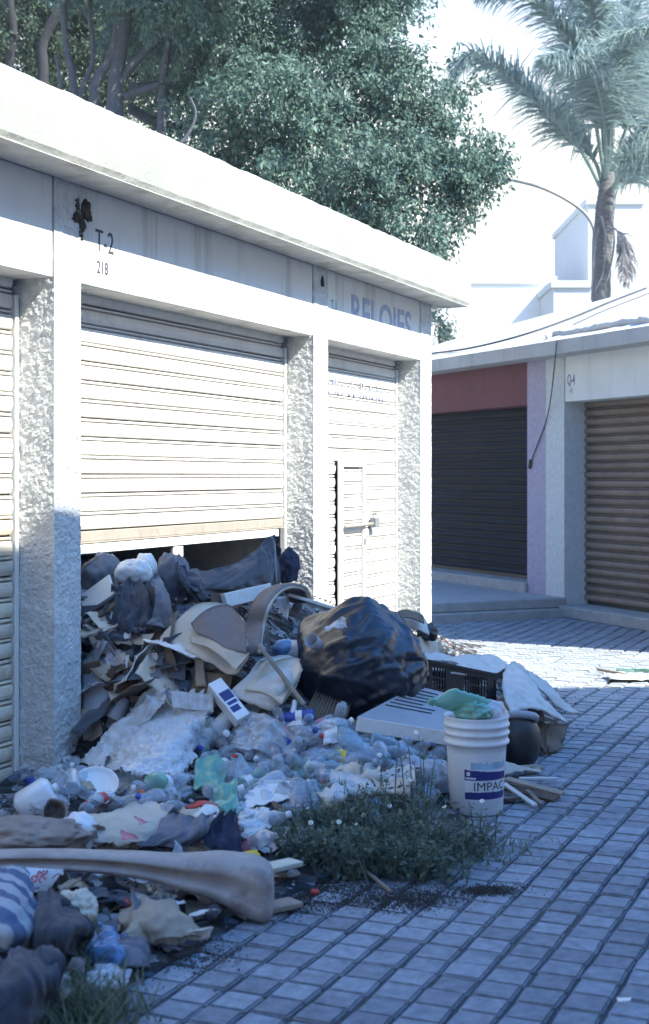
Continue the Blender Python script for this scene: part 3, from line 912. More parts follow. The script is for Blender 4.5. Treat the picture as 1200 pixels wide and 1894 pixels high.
# ------------------------------------------------------------------ street lamp
D_L = 27.0
LB = at_depth(1099, 880, D_L)
lamp = tag(empty('street_lamp', (LB.x, LB.y, 0)), 'street lamp with long curved arm beside the palm, its head in the leaves', 'street lamp')
obj('pole', *tube([(LB.x, LB.y, 0), at_depth(1099, 440, D_L)], .07, 8, .05), 'iron', lamp, True)
arm = smoothpath([at_depth(x, y, D_L) for x, y in ((1099, 445), (1097, 420), (1080, 393), (1045, 368), (1000, 347), (950, 334), (915, 331))], 30)
obj('arm', *tube(arm, .035, 7, .028), 'iron', lamp, True)
hd = at_depth(900, 332, D_L)
obj('lamp_head', *blob(hd, (.34, .13, .09), 3, .05, 1, flat=-.4, rot=TH), 'iron', lamp, True)

# ------------------------------------------------------------------ foliage helpers
def leaf_mesh(name, P, D, N, ln, wd, m, fold=.25):
    """P: base points, D: directions, N: flat normals, ln/wd: lengths and widths (numpy)"""
    n = len(P)
    S = np.cross(D, N); S /= (np.linalg.norm(S, axis=1, keepdims=True) + 1e-9)
    U = np.cross(S, D)
    mid = P + D * (ln * .45)[:, None]
    a = P; b = mid + S * (wd * .5)[:, None] + U * (wd * fold)[:, None]; c = P + D * ln[:, None]; d = mid - S * (wd * .5)[:, None] + U * (wd * fold)[:, None]
    V = np.stack([a, b, c, d], 1).reshape(-1, 3)
    me = bpy.data.meshes.new(name)
    me.vertices.add(4 * n); me.vertices.foreach_set('co', V.astype(np.float32).ravel())
    idx = np.arange(n)[:, None] * 4
    tri = np.concatenate([idx + [0, 1, 2], idx + [0, 2, 3]], 1).reshape(-1)
    me.loops.add(6 * n); me.loops.foreach_set('vertex_index', tri.astype(np.int32))
    me.polygons.add(2 * n); me.polygons.foreach_set('loop_start', np.arange(0, 6 * n, 3, dtype=np.int32))
    me.materials.append(MT[m]); me.update(calc_edges=True); me.validate()
    return me
def unit(a): return a / (np.linalg.norm(a, axis=1, keepdims=True) + 1e-9)
def crown(name, lobes, per, m, parent, ln=.066, wd=.029, clump=.17, shell=.55):
    Ps, Ds = [], []
    for (c, r) in lobes:
        nclump = max(10, int(per * r * r))
        d = unit(rng.normal(size=(nclump, 3)))
        rad = r * (shell + (1 - shell) * rng.random(nclump) ** .6) * (1 + .22 * rng.normal(size=nclump))
        cc = np.array(c) + d * rad[:, None] * np.array([1, 1, .85])
        for k in range(nclump):
            q = rng.integers(34, 78)
            out = d[k] * .7 + rng.normal(size=3) * .5; out[2] -= .35
            out /= np.linalg.norm(out)
            t = rng.random(q)
            pos = cc[k] + out * (t * clump * 1.5)[:, None] + rng.normal(size=(q, 3)) * clump * .33
            Ps.append(pos)
            dd = out * .5 + rng.normal(size=(q, 3)) * .6; dd[:, 2] -= .55
            Ds.append(unit(dd))
    P = np.concatenate(Ps); D = np.concatenate(Ds)
    N = unit(rng.normal(size=P.shape) + np.array([0, 0, .8]))
    n = len(P)
    base = np.array(parent_loc(parent))
    me = leaf_mesh(name, P - base, D, N, ln * rng.uniform(.7, 1.3, n), wd * rng.uniform(.7, 1.3, n), m)
    o = link(name, me, parent)
    o['kind'] = 'stuff'
    return o
def lobe(px, py, d, rpx): return (at_depth(px, py, d), rpx * d / FOC * .74)
# main tree: a many-stemmed ficus behind the kiosk
TB = at_depth(205, 880, 14.5)
tree = tag(empty('ficus_tree', (TB.x, TB.y, 0)), 'big leafy tree with grey stems rising behind the kiosk roof', 'tree')
def stem(pts, r0, r1, par, m='bark', d=14.5):
    P = smoothpath([at_depth(x, y, d + (dd[0] if dd else 0)) for x, y, *dd in pts], 22)
    P = [p + Vector((noise.noise(p * 1.7), noise.noise(p * 1.7 + Vector((3, 3, 3))), 0)) * .03 for p in P]
    V, F = tube(P, r0, 8, r1)
    return obj('trunk' if r0 > .05 else 'branch', V, F, m, par, True)
stem([(195, 880), (205, 400), (212, 210), (217, 143), (233, 35), (262, -60)], .12, .05, tree)
stem([(190, 500), (172, 195), (207, 100), (222, 0), (232, -90)], .06, .035, tree)
stem([(160, 500), (137, 178), (125, 100), (118, 0), (112, -90)], .046, .028, tree)
stem([(140, 300), (147, 182), (170, 113), (165, 20), (160, -60)], .032, .02, tree)
stem([(120, 250), (112, 165), (103, 100)], .03, .015, tree)
stem([(302, 300), (300, 170), (302, 133), (309, 80), (312, 33), (305, -30)], .05, .025, tree)
stem([(217, 170), (240, 130), (300, 60), (370, 10)], .05, .03, tree)
stem([(230, 180), (270, 165), (330, 140), (380, 95), (450, 40)], .045, .02, tree)
stem([(238, 200), (300, 230), (420, 250), (560, 240), (700, 200)], .06, .02, tree, d=14.9)
stem([(240, 160), (400, 150), (600, 100), (740, 90)], .05, .02, tree, d=15)
stem([(420, 250), (560, 330), (700, 380), (800, 400)], .035, .012, tree, d=14.6)
stem([(560, 240), (700, 280), (830, 330), (900, 332)], .035, .010, tree, d=14.6)
stem([(300, 300), (345, 250), (362, 210), (352, 180)], .02, .010, tree, d=13.6)
LB_ = [(300, 20, 15.2, 130), (430, 60, 14.6, 130), (540, 40, 15.4, 150), (650, 40, 15, 120), (700, 95, 14.8, 95), (725, 15, 15.2, 50),
       (470, 190, 14.0, 105), (380, 260, 14.2, 85), (560, 190, 14.2, 120), (640, 170, 14.8, 110), (725, 180, 14.8, 90), (795, 200, 15, 62),
       (560, 310, 13.9, 95), (650, 300, 14.0, 105), (740, 300, 14.3, 95), (800, 330, 14.4, 80), (850, 300, 14.5, 62), (870, 350, 14.6, 48), (880, 260, 14.6, 40),
       (700, 390, 14.0, 80), (770, 420, 14.1, 60), (640, 400, 14.3, 80), (830, 400, 14.6, 45), (845, 150, 15.2, 40), (820, 235, 15.0, 40), (470, 300, 14.8, 90),
       (330, 200, 14.9, 70), (300, 300, 14.6, 60), (350, 330, 14.5, 70), (440, 370, 14.6, 80), (560, 420, 14.6, 80), (250, 60, 15.8, 70), (600, -90, 15, 200), (350, -90, 15, 180),
       (720, 460, 14.3, 45), (780, 465, 14.5, 26), (890, 310, 14.6, 30), (905, 300, 14.7, 22)]
LB_ += [(330, -20, 13.9, 110), (430, -130, 13.5, 150), (250, -70, 14.0, 100), (180, -130, 14.0, 130), (120, -60, 14.6, 80)]
crown('crown', [lobe(*q) for q in LB_], 330, 'leaf', tree, clump=.16, shell=.5)
TB2 = at_depth(80, 880, 18)
tree2 = tag(empty('dark_tree', (TB2.x, TB2.y, 0)), 'dark shaded tree at the left edge behind the grey stems', 'tree')
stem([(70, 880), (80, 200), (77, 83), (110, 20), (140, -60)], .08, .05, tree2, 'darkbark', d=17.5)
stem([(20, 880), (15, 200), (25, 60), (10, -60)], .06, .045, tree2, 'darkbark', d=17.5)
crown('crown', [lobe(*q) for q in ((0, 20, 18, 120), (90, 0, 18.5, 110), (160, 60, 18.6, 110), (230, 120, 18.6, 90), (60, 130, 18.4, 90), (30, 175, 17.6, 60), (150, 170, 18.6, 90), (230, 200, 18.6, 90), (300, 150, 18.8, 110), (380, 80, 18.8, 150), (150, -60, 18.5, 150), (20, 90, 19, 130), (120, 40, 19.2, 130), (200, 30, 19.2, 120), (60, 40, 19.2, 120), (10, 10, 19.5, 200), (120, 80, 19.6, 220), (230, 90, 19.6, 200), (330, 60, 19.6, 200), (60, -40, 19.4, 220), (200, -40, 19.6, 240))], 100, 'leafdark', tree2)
# little bush seen past the kiosk corner
bb = at_depth(815, 640, 25)
bush = tag(empty('bush', (bb.x, bb.y, 0)), 'sparse bush behind the corner of the near kiosk', 'bush')
obj('trunk', *tube([(bb.x, bb.y, 0), at_depth(812, 640, 25), at_depth(815, 590, 25)], .04, 6, .012), 'bark', bush, True)
crown('crown', [lobe(812, 612, 25, 24), lobe(822, 640, 25, 18), lobe(808, 585, 25, 16)], 60, 'leaf', bush)

# palm
D_P = 24.0
pb = at_depth(1113, 880, D_P)
palm = tag(empty('palm_tree', (pb.x, pb.y, 0)), 'feathery palm rising behind the far kiosk roof', 'palm tree')
tp = [(pb.x, pb.y, 0), at_depth(1112, 560, D_P), at_depth(1115, 450, D_P), at_depth(1118, 400, D_P), at_depth(1124, 320, D_P)]
P_ = smoothpath(tp, 90)
V, F = tube(P_, lambda t: (.165 if t < .8 else .165 - .05 * (t - .8) / .2) + .007 * math.sin(t * 190), 12)
obj('trunk', V, F, 'palmbark', palm, True)
def frond(pts, L0=.95, n=100, m='palmleaf', droop=.9, bare=.22, r=.035, dens=4):
    path = smoothpath([at_depth(x, y, D_P + dd) for x, y, dd in pts], n)
    base = parent_loc(palm)
    V, F = tube(path, lambda t: r * (1 - .8 * t) + .004, 5)
    f = link('frond', mesh('frond', [v - base for v in V], F, 'palmleaf' if m == 'palmleaf' else m, True), palm)
    Ps, Ds, Ls = [], [], []
    for i in range(int(n * bare), n):
        t = i / (n - 1)
        tan = (path[min(i + 1, n - 1)] - path[max(0, i - 1)]).normalized()
        side = tan.cross(UP)
        if side.length < .1: side = RT.copy()
        side.normalize()
        upv = side.cross(tan)
        for s in (-1, 1):
            for q in range(dens):
                a = random.uniform(-.5, 1.0)
                d = (side * s * math.cos(a) + upv * math.sin(a) * .8 + tan * .75 + Vector((random.gauss(0, .15), random.gauss(0, .15), random.gauss(0, .15)))).normalized()
                l = L0 * math.sin(math.pi * min(1, .18 + .82 * t)) ** .6 * random.uniform(.75, 1.15)
                Ps.append(path[i] + (path[min(i + 1, n - 1)] - path[i]) * random.random()); Ds.append(d); Ls.append(l)
    V, F = [], []
    for p, d, l in zip(Ps, Ds, Ls):
        w = random.uniform(.014, .022)
        sd = d.cross(FW); sd = sd.normalized() if sd.length > .05 else RT
        sd = (sd + FW * random.uniform(-.6, .6)).normalized()
        prev = None
        q = p.copy(); dirv = d.copy()
        for k in range(4):
            ww = w * (1 - k / 3.2)
            V += [q + sd * ww - base, q - sd * ww - base]
            dirv = (dirv + Vector((0, 0, -1)) * droop * .35 * (k + .4)).normalized()
            q = q + dirv * (l / 3)
        o = len(V) - 8
        for k in range(3): F.append([o + 2 * k, o + 2 * k + 1, o + 2 * k + 3, o + 2 * k + 2])
    lf = link('leaflets', mesh('leaflets', V, F, m), f)
    lf['kind'] = 'stuff'
for pts in ([(1112, 350, 0), (1075, 280, -.2), (1020, 215, -.4), (950, 150, -.6), (880, 105, -.8), (840, 130, -.9)],
            [(1114, 340, .2), (1095, 290, .3), (1040, 220, .5), (980, 170, .8), (930, 130, 1.0)],
            [(1118, 330, 0), (1100, 220, -.4), (1075, 120, -.8), (1030, 40, -1.0), (960, -10, -1.2), (880, -5, -1.4)],
            [(1120, 320, .2), (1110, 200, .4), (1090, 80, .7), (1060, -20, 1.0), (1010, -70, 1.2)],
            [(1122, 320, 0), (1122, 200, -.3), (1110, 90, -.8), (1090, -10, -1.4), (1060, -70, -1.8)],
            [(1126, 320, .2), (1140, 190, .6), (1150, 80, 1.0), (1170, -20, 1.5), (1200, -70, 1.8)],
            [(1128, 330, 0), (1160, 230, -.3), (1190, 140, -.6), (1230, 60, -.9), (1300, 20, -1.2)],
            [(1126, 345, .2), (1165, 280, .3), (1210, 220, .5), (1270, 190, .8), (1340, 220, 1)],
            [(1126, 360, 0), (1150, 320, -.4), (1185, 290, -.8), (1230, 285, -1.2), (1280, 320, -1.4)],
            [(1124, 370, .1), (1150, 340, .5), (1190, 310, .9), (1240, 330, 1.2), (1280, 390, 1.4)],
            [(1120, 330, -.1), (1118, 230, -.8), (1100, 150, -1.6), (1060, 110, -2.2), (1000, 110, -2.6)],
            [(1122, 330, -.1), (1130, 220, -.8), (1140, 130, -1.5), (1160, 70, -2.2), (1200, 50, -2.8)],
            [(1122, 330, .3), (1128, 200, 1.2), (1125, 100, 2.0), (1110, 40, 2.6)]):
    frond(pts)
# dry hanging fronds round the trunk
for pts in ([(1124, 430, -.3), (1140, 425, -.4), (1152, 460, -.4), (1150, 520, -.4)], [(1122, 420, -.3), (1145, 430, -.4), (1160, 480, -.3), (1158, 530, -.3)]):
    frond(pts, L0=.4, n=40, m='dryfrond', droop=1.5, bare=.35, r=.018, dens=2)
for pts in ([(1106, 420, -.2), (1100, 460, -.3), (1095, 520, -.25), (1093, 555, -.2)], [(1112, 400, -.3), (1120, 440, -.35), (1116, 500, -.3), (1100, 540, -.25)], [(1126, 380, -.25), (1136, 440, -.3), (1128, 500, -.3), (1122, 520, -.3)]):
    path = smoothpath([at_depth(x, y, D_P + dd) for x, y, dd in pts], 20)
    obj('leaf_sheath', *tube(path, .05, 6, .02, flat=.4), 'dryfrond', palm, True)
# ------------------------------------------------------------------ thin haze volume, added to lift the blacks like faded film
hv_ = obj('fade_haze', *box(-41, 61, -21, 121, -1.6, 17), None, centre=False)
hm = bpy.data.materials.new('film_fade_haze'); hm.use_nodes = True
hm.node_tree.nodes.remove(hm.node_tree.nodes['Principled BSDF'])
pv = hm.node_tree.nodes.new('ShaderNodeVolumePrincipled')
pv.inputs['Color'].default_value = (.86, .97, 1.0, 1)
pv.inputs['Density'].default_value = .0012
hm.node_tree.links.new(pv.outputs[0], hm.node_tree.nodes['Material Output'].inputs['Volume'])
hv_.data.materials.append(hm)
tag(hv_, kind='stuff')
#@@TRASH
# ------------------------------------------------------------------ the rubbish heap itself
def heap_mesh():
    xs = np.arange(-.75, 2.62, .028); ys = np.arange(2.1, 13.0, .028)
    V, F = [], []
    idx = {}
    for i, x in enumerate(xs):
        for j, y in enumerate(ys):
            h = H(x, y)
            if x < 0 and (y < Y_LP0 or y > Y_MP1): h = min(h, .3)
            p = Vector((x * 7, y * 7, 0))
            if h > 0:
                k = min(1, h * 6)
                h += k * (.022 * fbm(p, 3) + .012 * abs(noise.noise(p * 2.3)))
            idx[i, j] = len(V); V.append((x, y, h))
    nx, ny = len(xs), len(ys)
    for i in range(nx - 1):
        for j in range(ny - 1):
            q = [idx[i, j], idx[i + 1, j], idx[i + 1, j + 1], idx[i, j + 1]]
            if max(V[k][2] for k in q) < .004: continue
            F.append(q)
    return V, F
hv, hf = heap_mesh()
o = link('rubbish_heap', mesh('rubbish_heap', hv, hf, 'heap', True))
tag(o, 'long heap of mixed rubbish sloping from the open shutter to the paving', 'rubbish heap', kind='stuff')

def T(name, VF, m, label, cat, group=None, smooth=True):
    return tag(obj(name, VF[0], VF[1], m, None, smooth), label, cat, group)
def S(name, grid, m, label, cat, nr=14, nc=18, group=None, **k):
    k.setdefault('seed', random.uniform(0, 50))
    g = [[pt(c) for c in row] for row in grid]
    return T(name, sheet(g, nr, nc, **k), m, label, cat, group, True)
def part(parent, name, VF, m, smooth=True):
    return obj(name, VF[0], VF[1], m, parent, smooth)
def frame_at(p, axis, up=(0, 0, 1)):
    """matrix whose local Z runs along axis"""
    z = Vector(axis).normalized()
    u = Vector(up)
    x = u.cross(z)
    if x.length < .05: x = Vector((1, 0, 0)).cross(z)
    x.normalize(); y = z.cross(x)
    M = Matrix((x, y, z)).transposed().to_4x4(); M.translation = p
    return M
def beam(p0, p1, w, t, up=(0, 0, 1), bev=.003):
    p0, p1 = Vector(p0), Vector(p1)
    L = (p1 - p0).length
    return xf(box(-w / 2, w / 2, -t / 2, t / 2, 0, L, bev), frame_at(p0, p1 - p0, up))

# ---- bottles: five body shapes, each with a cap and some with a paper label
def crush(V, amt, seed):
    out = []
    for v in V:
        p = Vector(v) * 9 + Vector((seed, seed * 2, 0))
        k = amt * noise.noise(p)
        out.append(Vector((v.x * (1 + k * 2.2) , v.y * (1 - amt * 1.2 + k), v.z + amt * .05 * noise.noise(p * 1.4))) + Vector((amt * .10 * math.sin(v.z * 12 + seed), 0, 0)))
    return out
def bottle_body(L, R, style, amt, seed):
    n = 18
    pr = [(R * .80, 0), (R * .97, L * .03)]
    for k in range(11):
        z = L * (.06 + .54 * k / 10)
        rr = R * (1 - (.10 if k % 2 else 0) * (1 if style != 2 else .3))
        if style == 1 and 4 <= k <= 6: rr *= .88
        pr.append((rr, z))
    pr += [(R * .98, L * .63), (R * .86, L * .72), (R * .62, L * .81), (R * .42, L * .88), (R * .34, L * .92), (R * .40, L * .925), (R * .40, L * .94), (R * .32, L * .945), (R * .32, L * .97)]
    V, F = lathe(pr, n, True, False)
    return crush(V, amt, seed), F
def bottle_label(L, R, amt, seed):
    V, F = lathe([(R * 1.015, L * .30), (R * 1.015, L * .36), (R * 1.015, L * .42), (R * 1.015, L * .48)], 18, False, False)
    return crush(V, amt, seed), F
def bottle_cap(L, R, amt, seed):
    V, F = lathe([(R * .36, L * .945), (R * .38, L * .95), (R * .38, L * 1.0), (R * .33, L * 1.008)], 12, True, True)
    return crush(V, amt * .3, seed), F
BT = []
for k, (L, R, st, am) in enumerate(((.30, .045, 0, .05), (.25, .036, 1, .16), (.22, .034, 2, .10), (.32, .052, 0, .22), (.20, .033, 1, .04), (.27, .042, 2, .26))):
    BT.append((mesh('plastic_bottle', *bottle_body(L, R, st, am, k), None, True), mesh('label', *bottle_label(L, R, am, k), None, True), mesh('cap', *bottle_cap(L, R, am, k), None, True), L, R))
_bm = {}
def bvar(me, m):
    key = (me.name, m)
    if key not in _bm:
        c = me.copy(); c.materials.clear(); c.materials.append(MT[m]); _bm[key] = c
    return _bm[key]
def bottle(k, p, axis, m, label, group=None, cap='plwhite', lab=None, scale=1.0, roll=None, name='plastic_bottle'):
    b, lb, cp, L, R = BT[k]
    M = frame_at(Vector(p) - Vector(axis).normalized() * L * scale / 2, axis) @ Matrix.Rotation(random.uniform(0, 6.28) if roll is None else roll, 4, 'Z') @ Matrix.Scale(scale, 4)
    o = link(name, bvar(b, m), None, mw=M)
    tag(o, label, 'bottle', group)
    if lab: link('label', bvar(lb, lab), o)
    if cap: link('cap', bvar(cp, cap), o)
    return o
def seg(c0, c1):
    a, b = pt(c0), pt(c1)
    return (a + b) / 2, b - a

# ================================================================== at the shutter: what spills out
XS = .10
S('grey_tarpaulin', [[(320, 1046, 'x', XS), (370, 1060, 'x', XS), (430, 1048, 'x', XS), (470, 1020, 'x', XS), (494, 990, 'x', XS), (500, 992, 'x', XS)],
                     [(330, 1068, 'x', XS + .06), (380, 1088, 'x', XS + .08), (440, 1072, 'x', XS + .07), (480, 1045, 'x', XS + .05), (500, 1020, 'x', XS), (508, 1015, 'x', XS)],
                     [(345, 1105, 'x', XS + .02), (390, 1108, 'x', XS + .04), (445, 1100, 'x', XS + .04), (485, 1090, 'x', XS + .03), (508, 1075, 'x', XS), (515, 1050, 'x', XS)]],
  'darkcloth', 'grey cloth slung like a hammock under the half open shutter', 'cloth', 40, 60, folds=(.030, 5), cs=8, crumple=.004, thick=.003)
S('grey_tarpaulin', [[(318, 1048, 'x', XS + .05), (335, 1050, 'x', XS + .05)], [(335, 1080, 'x', XS + .12), (352, 1085, 'x', XS + .12)], [(372, 1112, 'x', XS + .16), (385, 1108, 'x', XS + .16)]],
  'darkcloth', 'dark twisted end of cloth hanging left of the slung grey cloth', 'cloth', 16, 8, ridge=.02, cs=12)
tag(obj('rope', *tube(smoothpath([on_x(501, 992, XS + .03), on_x(507, 1010, XS + .04), on_x(508, 1040, XS + .05), on_x(511, 1078, XS + .05)], 14), .009, 6), 'palecloth', None, True), 'pale cord tied to the shutter and hanging down by the grey cloth', 'cord')
T('black_bundle', blob(on_x(533, 1052, .02), (.06, .10, .13), 4, .25, 2, fold=.12, ffreq=4, seed=4), 'navy', 'small black bundle wedged beside the middle pillar', 'bundle')
T('clear_bag', blob(on_x(246, 1060, .02), (.10, .105, .075), 4, .15, 2, fold=.06, ffreq=4, seed=1), 'filmwhite', 'knotted whitish plastic bag tucked under the shutter bar', 'plastic bag')
T('white_bag', blob(on_x(268, 1052, -.04), (.07, .05, .085), 3, .2, 2, fold=.06, ffreq=4, seed=8), 'plwhite', 'small bright white bag corner under the shutter bar', 'plastic bag')
T('grey_sack', blob(on_x(318, 1088, .02), (.10, .11, .19), 4, .14, 1.8, fold=.12, ffreq=2.6, seed=12, flat=-.9), 'greycloth', 'full grey sack standing under the shutter, right of the dark jacket', 'sack')
T('grey_sack', blob(on_x(185, 1072, -.20), (.12, .14, .13), 4, .25, 1.8, fold=.12, ffreq=3, seed=14), 'greycloth', 'grey sack in the dark behind the leaning magazines', 'sack')
S('dark_jacket', [[(218, 1078, .16), (250, 1068, .18), (292, 1074, .16)], [(208, 1112, .14), (250, 1105, .18), (300, 1108, .15)], [(202, 1140, .12), (245, 1150, .15), (300, 1135, .13)], [(225, 1165, .08), (262, 1168, .10), (305, 1165, .08)]],
  'darkcloth', 'dark grey jacket thrown over the heap below the white bag', 'jacket', 50, 50, folds=(.034, 5), crumple=.010, cs=6, thick=.006, ragged=.05)
S('grey_cloth', [[(274, 1076, .22), (292, 1072, .22)], [(285, 1105, .24), (310, 1105, .22)], [(283, 1140, .22), (320, 1145, .20)], [(272, 1158, .2), (318, 1162, .18)]],
  'greycloth', 'lighter grey flap of cloth right of the dark jacket', 'cloth', 22, 16, ridge=.02, crumple=.012, cs=9, thick=.004)
S('dark_cloth', [[(190, 1150, .10), (230, 1155, .12), (275, 1165, .12)], [(165, 1180, .08), (225, 1190, .1), (265, 1180, .1)]],
  'darkcloth', 'black rag under the dark jacket, above the loose papers', 'cloth', 16, 20, ridge=.03, crumple=.03, cs=7)
# stack of magazines leaning by the left pillar
for k, (a, b, th, m, lab) in enumerate((((150, 1104), (206, 1060), .018, 'paperp', 'topmost printed magazine of the leaning stack by the left pillar'),
                                         ((151, 1112), (213, 1068), .026, 'greycloth', 'grey covered book second from top of the leaning stack'),
                                         ((152, 1121), (208, 1080), .014, 'paper', 'thin white magazine under the grey covered book'),
                                         ((152, 1129), (219, 1086), .022, 'darkcloth', 'dark covered book in the middle of the leaning stack'),
                                         ((153, 1138), (222, 1094), .016, 'paperp', 'printed magazine just under the dark covered book'),
                                         ((153, 1146), (212, 1106), .022, 'cardbrown', 'brown covered book low in the leaning stack'),
                                         ((154, 1154), (218, 1112), .014, 'paper', 'white magazine second from bottom of the leaning stack'),
                                         ((155, 1163), (206, 1124), .016, 'paperp', 'lowest printed magazine of the leaning stack by the left pillar'))):
    p0, p1 = hit(*a, .12 + .004 * (k % 3)), hit(*b, .14 + .006 * (k % 2))
    T('magazine', beam(p0, p1, random.uniform(.12, .17), th, up=(.5 + random.uniform(-.2, .2), -.9, 1.6), bev=.004), m, lab, 'magazine', 'magazines leaning by the left pillar', False)
# cardboard in the middle
S('cardboard_sheet', [[(296, 1178, .20), (345, 1130, .24), (378, 1115, .26), (425, 1120, .26), (452, 1150, .24)], [(292, 1186, .20), (345, 1205, .22), (390, 1226, .22), (432, 1246, .20), (460, 1212, .22)]],
  'cardpale', 'large bowed pale cardboard sheet in the middle of the heap', 'cardboard', 14, 24, thick=.009, crumple=.008, ragged=.01)
S('carpet_piece', [[(352, 1153, .31), (385, 1126, .34), (424, 1120, .34), (455, 1155, .32)], [(360, 1168, .30), (395, 1185, .32), (425, 1202, .31), (456, 1208, .30)]],
  'carpet', 'grey brown carpet offcut lying on the large cardboard sheet', 'carpet', 12, 20, thick=.012, crumple=.008)
S('cardboard_sheet', [[(350, 1176, .28), (385, 1180, .32), (420, 1200, .33), (462, 1208, .28)], [(352, 1188, .27), (385, 1198, .31), (418, 1222, .31), (434, 1240, .27)]],
  'cardpale', 'curled strip of pale cardboard just below the grey carpet offcut', 'cardboard', 10, 20, thick=.012, crumple=.006)
S('cardboard_strip', [[(360, 1195, .20), (377, 1198, .20)], [(360, 1235, .14), (377, 1238, .14)], [(362, 1270, .08), (382, 1270, .08)]], 'card', 'narrow brown cardboard strip hanging from the large cardboard sheet', 'cardboard', 12, 6, thick=.006)
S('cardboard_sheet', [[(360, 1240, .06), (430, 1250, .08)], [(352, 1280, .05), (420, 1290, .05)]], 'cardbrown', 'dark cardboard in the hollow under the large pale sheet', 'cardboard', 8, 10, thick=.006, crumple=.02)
S('cardboard_sheet', [[(480, 1222, .16), (515, 1212, .18), (548, 1216, .18), (560, 1232, .16)], [(450, 1255, .15), (490, 1262, .17), (530, 1260, .17), (555, 1250, .15)], [(418, 1285, .13), (460, 1300, .14), (505, 1311, .13), (545, 1272, .12)]],
  'cardwhite', 'pale cardboard sheet with a folded flap, under the thin wooden stick', 'cardboard', 14, 18, thick=.010, crumple=.008, ragged=.01)
S('cardboard_sheet', [[(492, 1225, .20), (545, 1216, .22), (558, 1236, .2)], [(452, 1276, .19), (490, 1282, .21), (520, 1302, .19)]],
  'cardpale', 'tan cardboard flap curling over the pale sheet under the stick', 'cardboard', 12, 14, thick=.010, crumple=.006)
S('grey_carton', [[(318, 1205, .12), (345, 1208, .12)], [(312, 1255, .08), (342, 1258, .08)]], 'greycloth', 'dark grey carton side below the left end of the large cardboard', 'carton', 8, 8, thick=.01, crumple=.006)

# broken upholstered chair
ch = tag(empty('broken_chair', hit(500, 1190, .1)), 'broken chair with grey upholstered arched back standing in the heap', 'chair')
arch = smoothpath([hit(462, 1205, .22), on_x(468, 1170, .52), on_x(480, 1125, .5), on_x(498, 1098, .46), on_x(522, 1086, .42), on_x(548, 1092, .36), on_x(556, 1110, .33)], 40)
V, F = [], []
def band(path, w0, w1, t, side):
    V, F = [], []
    n = len(path)
    for i, p in enumerate(path):
        tg = (path[min(i + 1, n - 1)] - path[max(i - 1, 0)]).normalized()
        s = Vector(side); s = (s - tg * s.dot(tg)).normalized(); u = tg.cross(s)
        w = w0 + (w1 - w0) * i / (n - 1)
        for k in range(10):
            a = 2 * math.pi * k / 10
            c, sn = math.cos(a), math.sin(a)
            V.append(p + s * (w * abs(c) ** .6 * (1 if c >= 0 else -1)) + u * (t * abs(sn) ** .6 * (1 if sn >= 0 else -1)))
    for i in range(n - 1):
        for k in range(10): F.append([i * 10 + k, i * 10 + (k + 1) % 10, (i + 1) * 10 + (k + 1) % 10, (i + 1) * 10 + k])
    F.append(list(range(10))[::-1]); F.append([(n - 1) * 10 + k for k in range(10)])
    return V, F
part(ch, 'backrest', band(arch, .055, .075, .022, RT * .8 + Vector((.3, -.4, .2))), 'upholstery')
toC = (CAM - arch[20]).normalized()
part(ch, 'piping', tube([p + toC * .035 + (RT * .05) for p in arch], .011, 6), 'piping')
inner = smoothpath([on_x(553, 1112, .3), on_x(545, 1140, .3), on_x(536, 1175, .34), on_x(528, 1215, .4)], 16)
part(ch, 'backrest_frame', band(inner, .03, .04, .02, RT), 'upholstery')
part(ch, 'rail', beam(on_x(412, 1112, .24), on_x(498, 1092, .30), .085, .05, up=(1, 0, .3)), 'woodwhite', False)
part(ch, 'rail', beam(on_x(385, 1112, .18), on_x(412, 1110, .22), .08, .05, up=(1, 0, .3)), 'wooddark', False)
part(ch, 'leg', beam(on_x(530, 1099, .34), on_x(632, 1130, .52), .032, .022), 'woodwhite', False)
T('white_offcut', band(smoothpath([on_x(522, 1104, .26), on_x(524, 1130, .28), on_x(519, 1165, .32), on_x(506, 1200, .38)], 18), .042, .022, .012, RT), 'plwhite', 'white bone shaped plastic strip inside the arch of the broken chair', 'plastic strip')
T('wooden_stick', beam(hit(478, 1192, .34), hit(563, 1304, .12), .028, .016), 'wood', 'thin wooden stick slanting down over the pale cardboard', 'stick', None, False)
T('wooden_stick', beam(hit(238, 1225, .14), hit(312, 1276, .12), .022, .016), 'wood', 'thin wooden stick slanting across the loose papers', 'stick', None, False)
T('wooden_plank', beam(hit(200, 1248, .08), hit(252, 1238, .12), .07, .015), 'wooddark', 'short dark plank below the loose papers', 'plank', None, False)
T('wooden_plank', beam(hit(248, 1243, .12), hit(285, 1278, .10), .05, .016), 'wooddark', 'dark reddish plank end above the clear plastic sheet', 'plank', None, False)
T('wooden_plank', beam(hit(232, 1250, .08), hit(252, 1300, .06), .05, .012), 'wood', 'greyish board stuck upright by the dark plank', 'plank', None, False)
